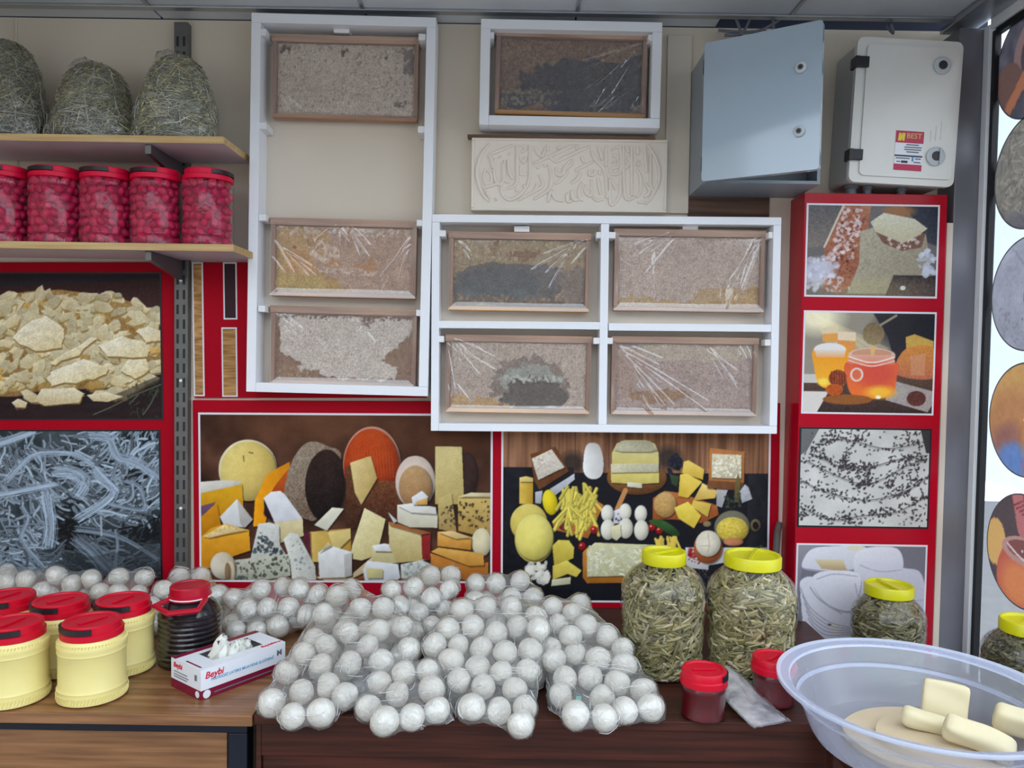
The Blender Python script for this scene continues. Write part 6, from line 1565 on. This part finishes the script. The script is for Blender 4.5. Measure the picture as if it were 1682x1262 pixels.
# ------------------------------------------------------------------ small clear pouch
t = thing('small_pouch', 'small flat clear pouch with grey contents beside the red paste jar', 'pouch', (0, 0, 0))
pa = PZ(1190, 1112, TB + .045); pb = PZ(1258, 1198, TB + .004); 
def pouch(k, zoff, mat, name, parent):
    n, m = 18, 10; vs = []; fs = []
    a = Vector((P(1185, 1120, 1.625).x, 1.625, TB)); b = PZ(1270, 1194, TB)
    ax_ = (b - a); ln = ax_.length; ax_.normalize(); sd = Vector((ax_.y, -ax_.x, 0))
    q = random.Random(9)
    for s in (1, -1):
        for i in range(n + 1):
            for j in range(m + 1):
                u_ = i / n; w_ = j / m * 2 - 1
                wd = .045 * k * (1.0 if u_ > .25 else .55 + 1.8 * u_)
                hgt = (.046 * (1 - u_) ** 1.6 + .004); pl = .013 * k * math.sqrt(max(0, 1 - w_ * w_)) * math.sin(math.pi * min(1, .06 + u_ * .95)) ** .6
                z = hgt + (pl if s > 0 else -pl * .3) + q.uniform(-.0012, .0012)
                c = a + ax_ * (u_ * ln * (1 if k == 1 else .96)) + sd * (w_ * wd)
                vs.append((c.x, c.y, max(c.z + .001, c.z + z + zoff)))
    o = (n + 1) * (m + 1)
    for s in (0, 1):
        for i in range(n):
            for j in range(m):
                f = (s * o + i * (m + 1) + j, s * o + i * (m + 1) + j + 1, s * o + (i + 1) * (m + 1) + j + 1, s * o + (i + 1) * (m + 1) + j)
                fs.append(f if s == 0 else tuple(reversed(f)))
    return MB().add(vs, fs).build(name, mat, parent, True)
pouch(1.0, .0, 'bag_film', 'film', t); pouch(.86, -.0005, 'pouch_fill', 'contents', t)

# ------------------------------------------------------------------ plastic tub with cheese blocks
TC = Vector((.757, 1.405)); TR = .247; RIM = TOP + .112
tb_ = thing('plastic_tub', 'big translucent white plastic tub with cheese blocks at the counter corner', 'tub', (TC.x, TC.y, TOP - .0005))
h = .112
prof = [(.165, .0008), (.178, .004), (.188, .02), (.203, .060), (.209, .072), (.214, .074), (.222, .098), (.226, .106), (.240, .109), (.2475, .112), (.2485, .108), (.247, .104), (.2455, .104), (.2455, .108), (.238, .1055), (.2225, .1015)]
MB().lathe(prof[:9], 96, cap0=True, cap1=False).build('tub_wall', 'wash_tub', tb_, 'auto')
MB().lathe(prof[8:] + [(.2265, .1055)], 96, cap0=False, cap1=False).build('rolled_rim', 'tub_rim', tb_, 'auto')
MB().lathe([(.2055, .0655), (.2085, .067), (.2105, .072), (.208, .072)], 96, cap0=False, cap1=False).build('step_ring', 'tub_rim', tb_, 'auto')
def block(label, u, v, zc, size, rot, mat='cheese_block', skew=0.0, rd=.008):
    p = PZ(u, v, zc)
    bm = bmesh.new(); bmesh.ops.create_cube(bm, size=1)
    bmesh.ops.subdivide_edges(bm, edges=bm.edges[:], cuts=9, use_grid_fill=True)
    qq = random.Random(int(u)); f1, f2 = qq.uniform(0, 6), qq.uniform(0, 6)
    for q in bm.verts:
        h_ = [s_ / 2 for s_ in size]; c_ = [q.co[i] * size[i] for i in range(3)]
        in_ = [max(-(h_[i] - rd), min(h_[i] - rd, c_[i])) for i in range(3)]
        d_ = Vector([c_[i] - in_[i] for i in range(3)])
        if d_.length > rd: d_ = d_ / d_.length * rd
        q.co = Vector(in_) + d_
        q.co += Vector((0, 1, 1)) * (.0016 * math.sin(q.co.x * 60 + f1) + .0010 * math.sin(q.co.z * 130 + f2 + q.co.x * 40))
    m = MB(); m.bm(bm)
    return tag(m.build('cheese_block', mat, None, True, tuple(p), tuple(R(a) for a in rot)), label, 'cheese', 'cheese pieces in the tub')
FL = TOP + .0008
block('upright yellowish cheese slab standing tallest in the tub', 1552, 1152, FL + .064, (.078, .022, .072), (-14, 6, -22), rd=.006)
block('rounded white cheese stick leaning frontmost under the upright slab', 1521, 1185, FL + .042, (.084, .036, .034), (10, 12, -24), rd=.0145)
block('long pale cheese block lying in the middle of the tub', 1608, 1213, FL + .046, (.112, .044, .040), (25, 16, -28), rd=.012)
block('pale cheese block at the edge of the picture inside the tub', 1676, 1188, FL + .055, (.084, .040, .046), (18, 10, -30), rd=.012)
sl = MB()
pts = smooth_closed([(-.10, -.09), (.02, -.125), (.12, -.08), (.135, .03), (.06, .115), (-.05, .11), (-.13, .03)], 5)
sl.prism(pts, FL, FL + .012, 'z'); tag(sl.build('cheese_slab', 'cheese_slab', None, False, (TC.x + .01, TC.y + .01, 0)), 'flat tan cheese sheet covering the bottom of the tub', 'cheese', 'cheese pieces in the tub')
sl = MB(); sl.prism([(a * .8, b * .7) for a, b in pts], FL + .0123, FL + .024, 'z'); tag(sl.build('cheese_slab', 'cheese_slab', None, False, (TC.x + .03, TC.y - .0, 0), (0, 0, .3)), 'flat tan cheese sheet lying under the cheese blocks', 'cheese', 'cheese pieces in the tub')
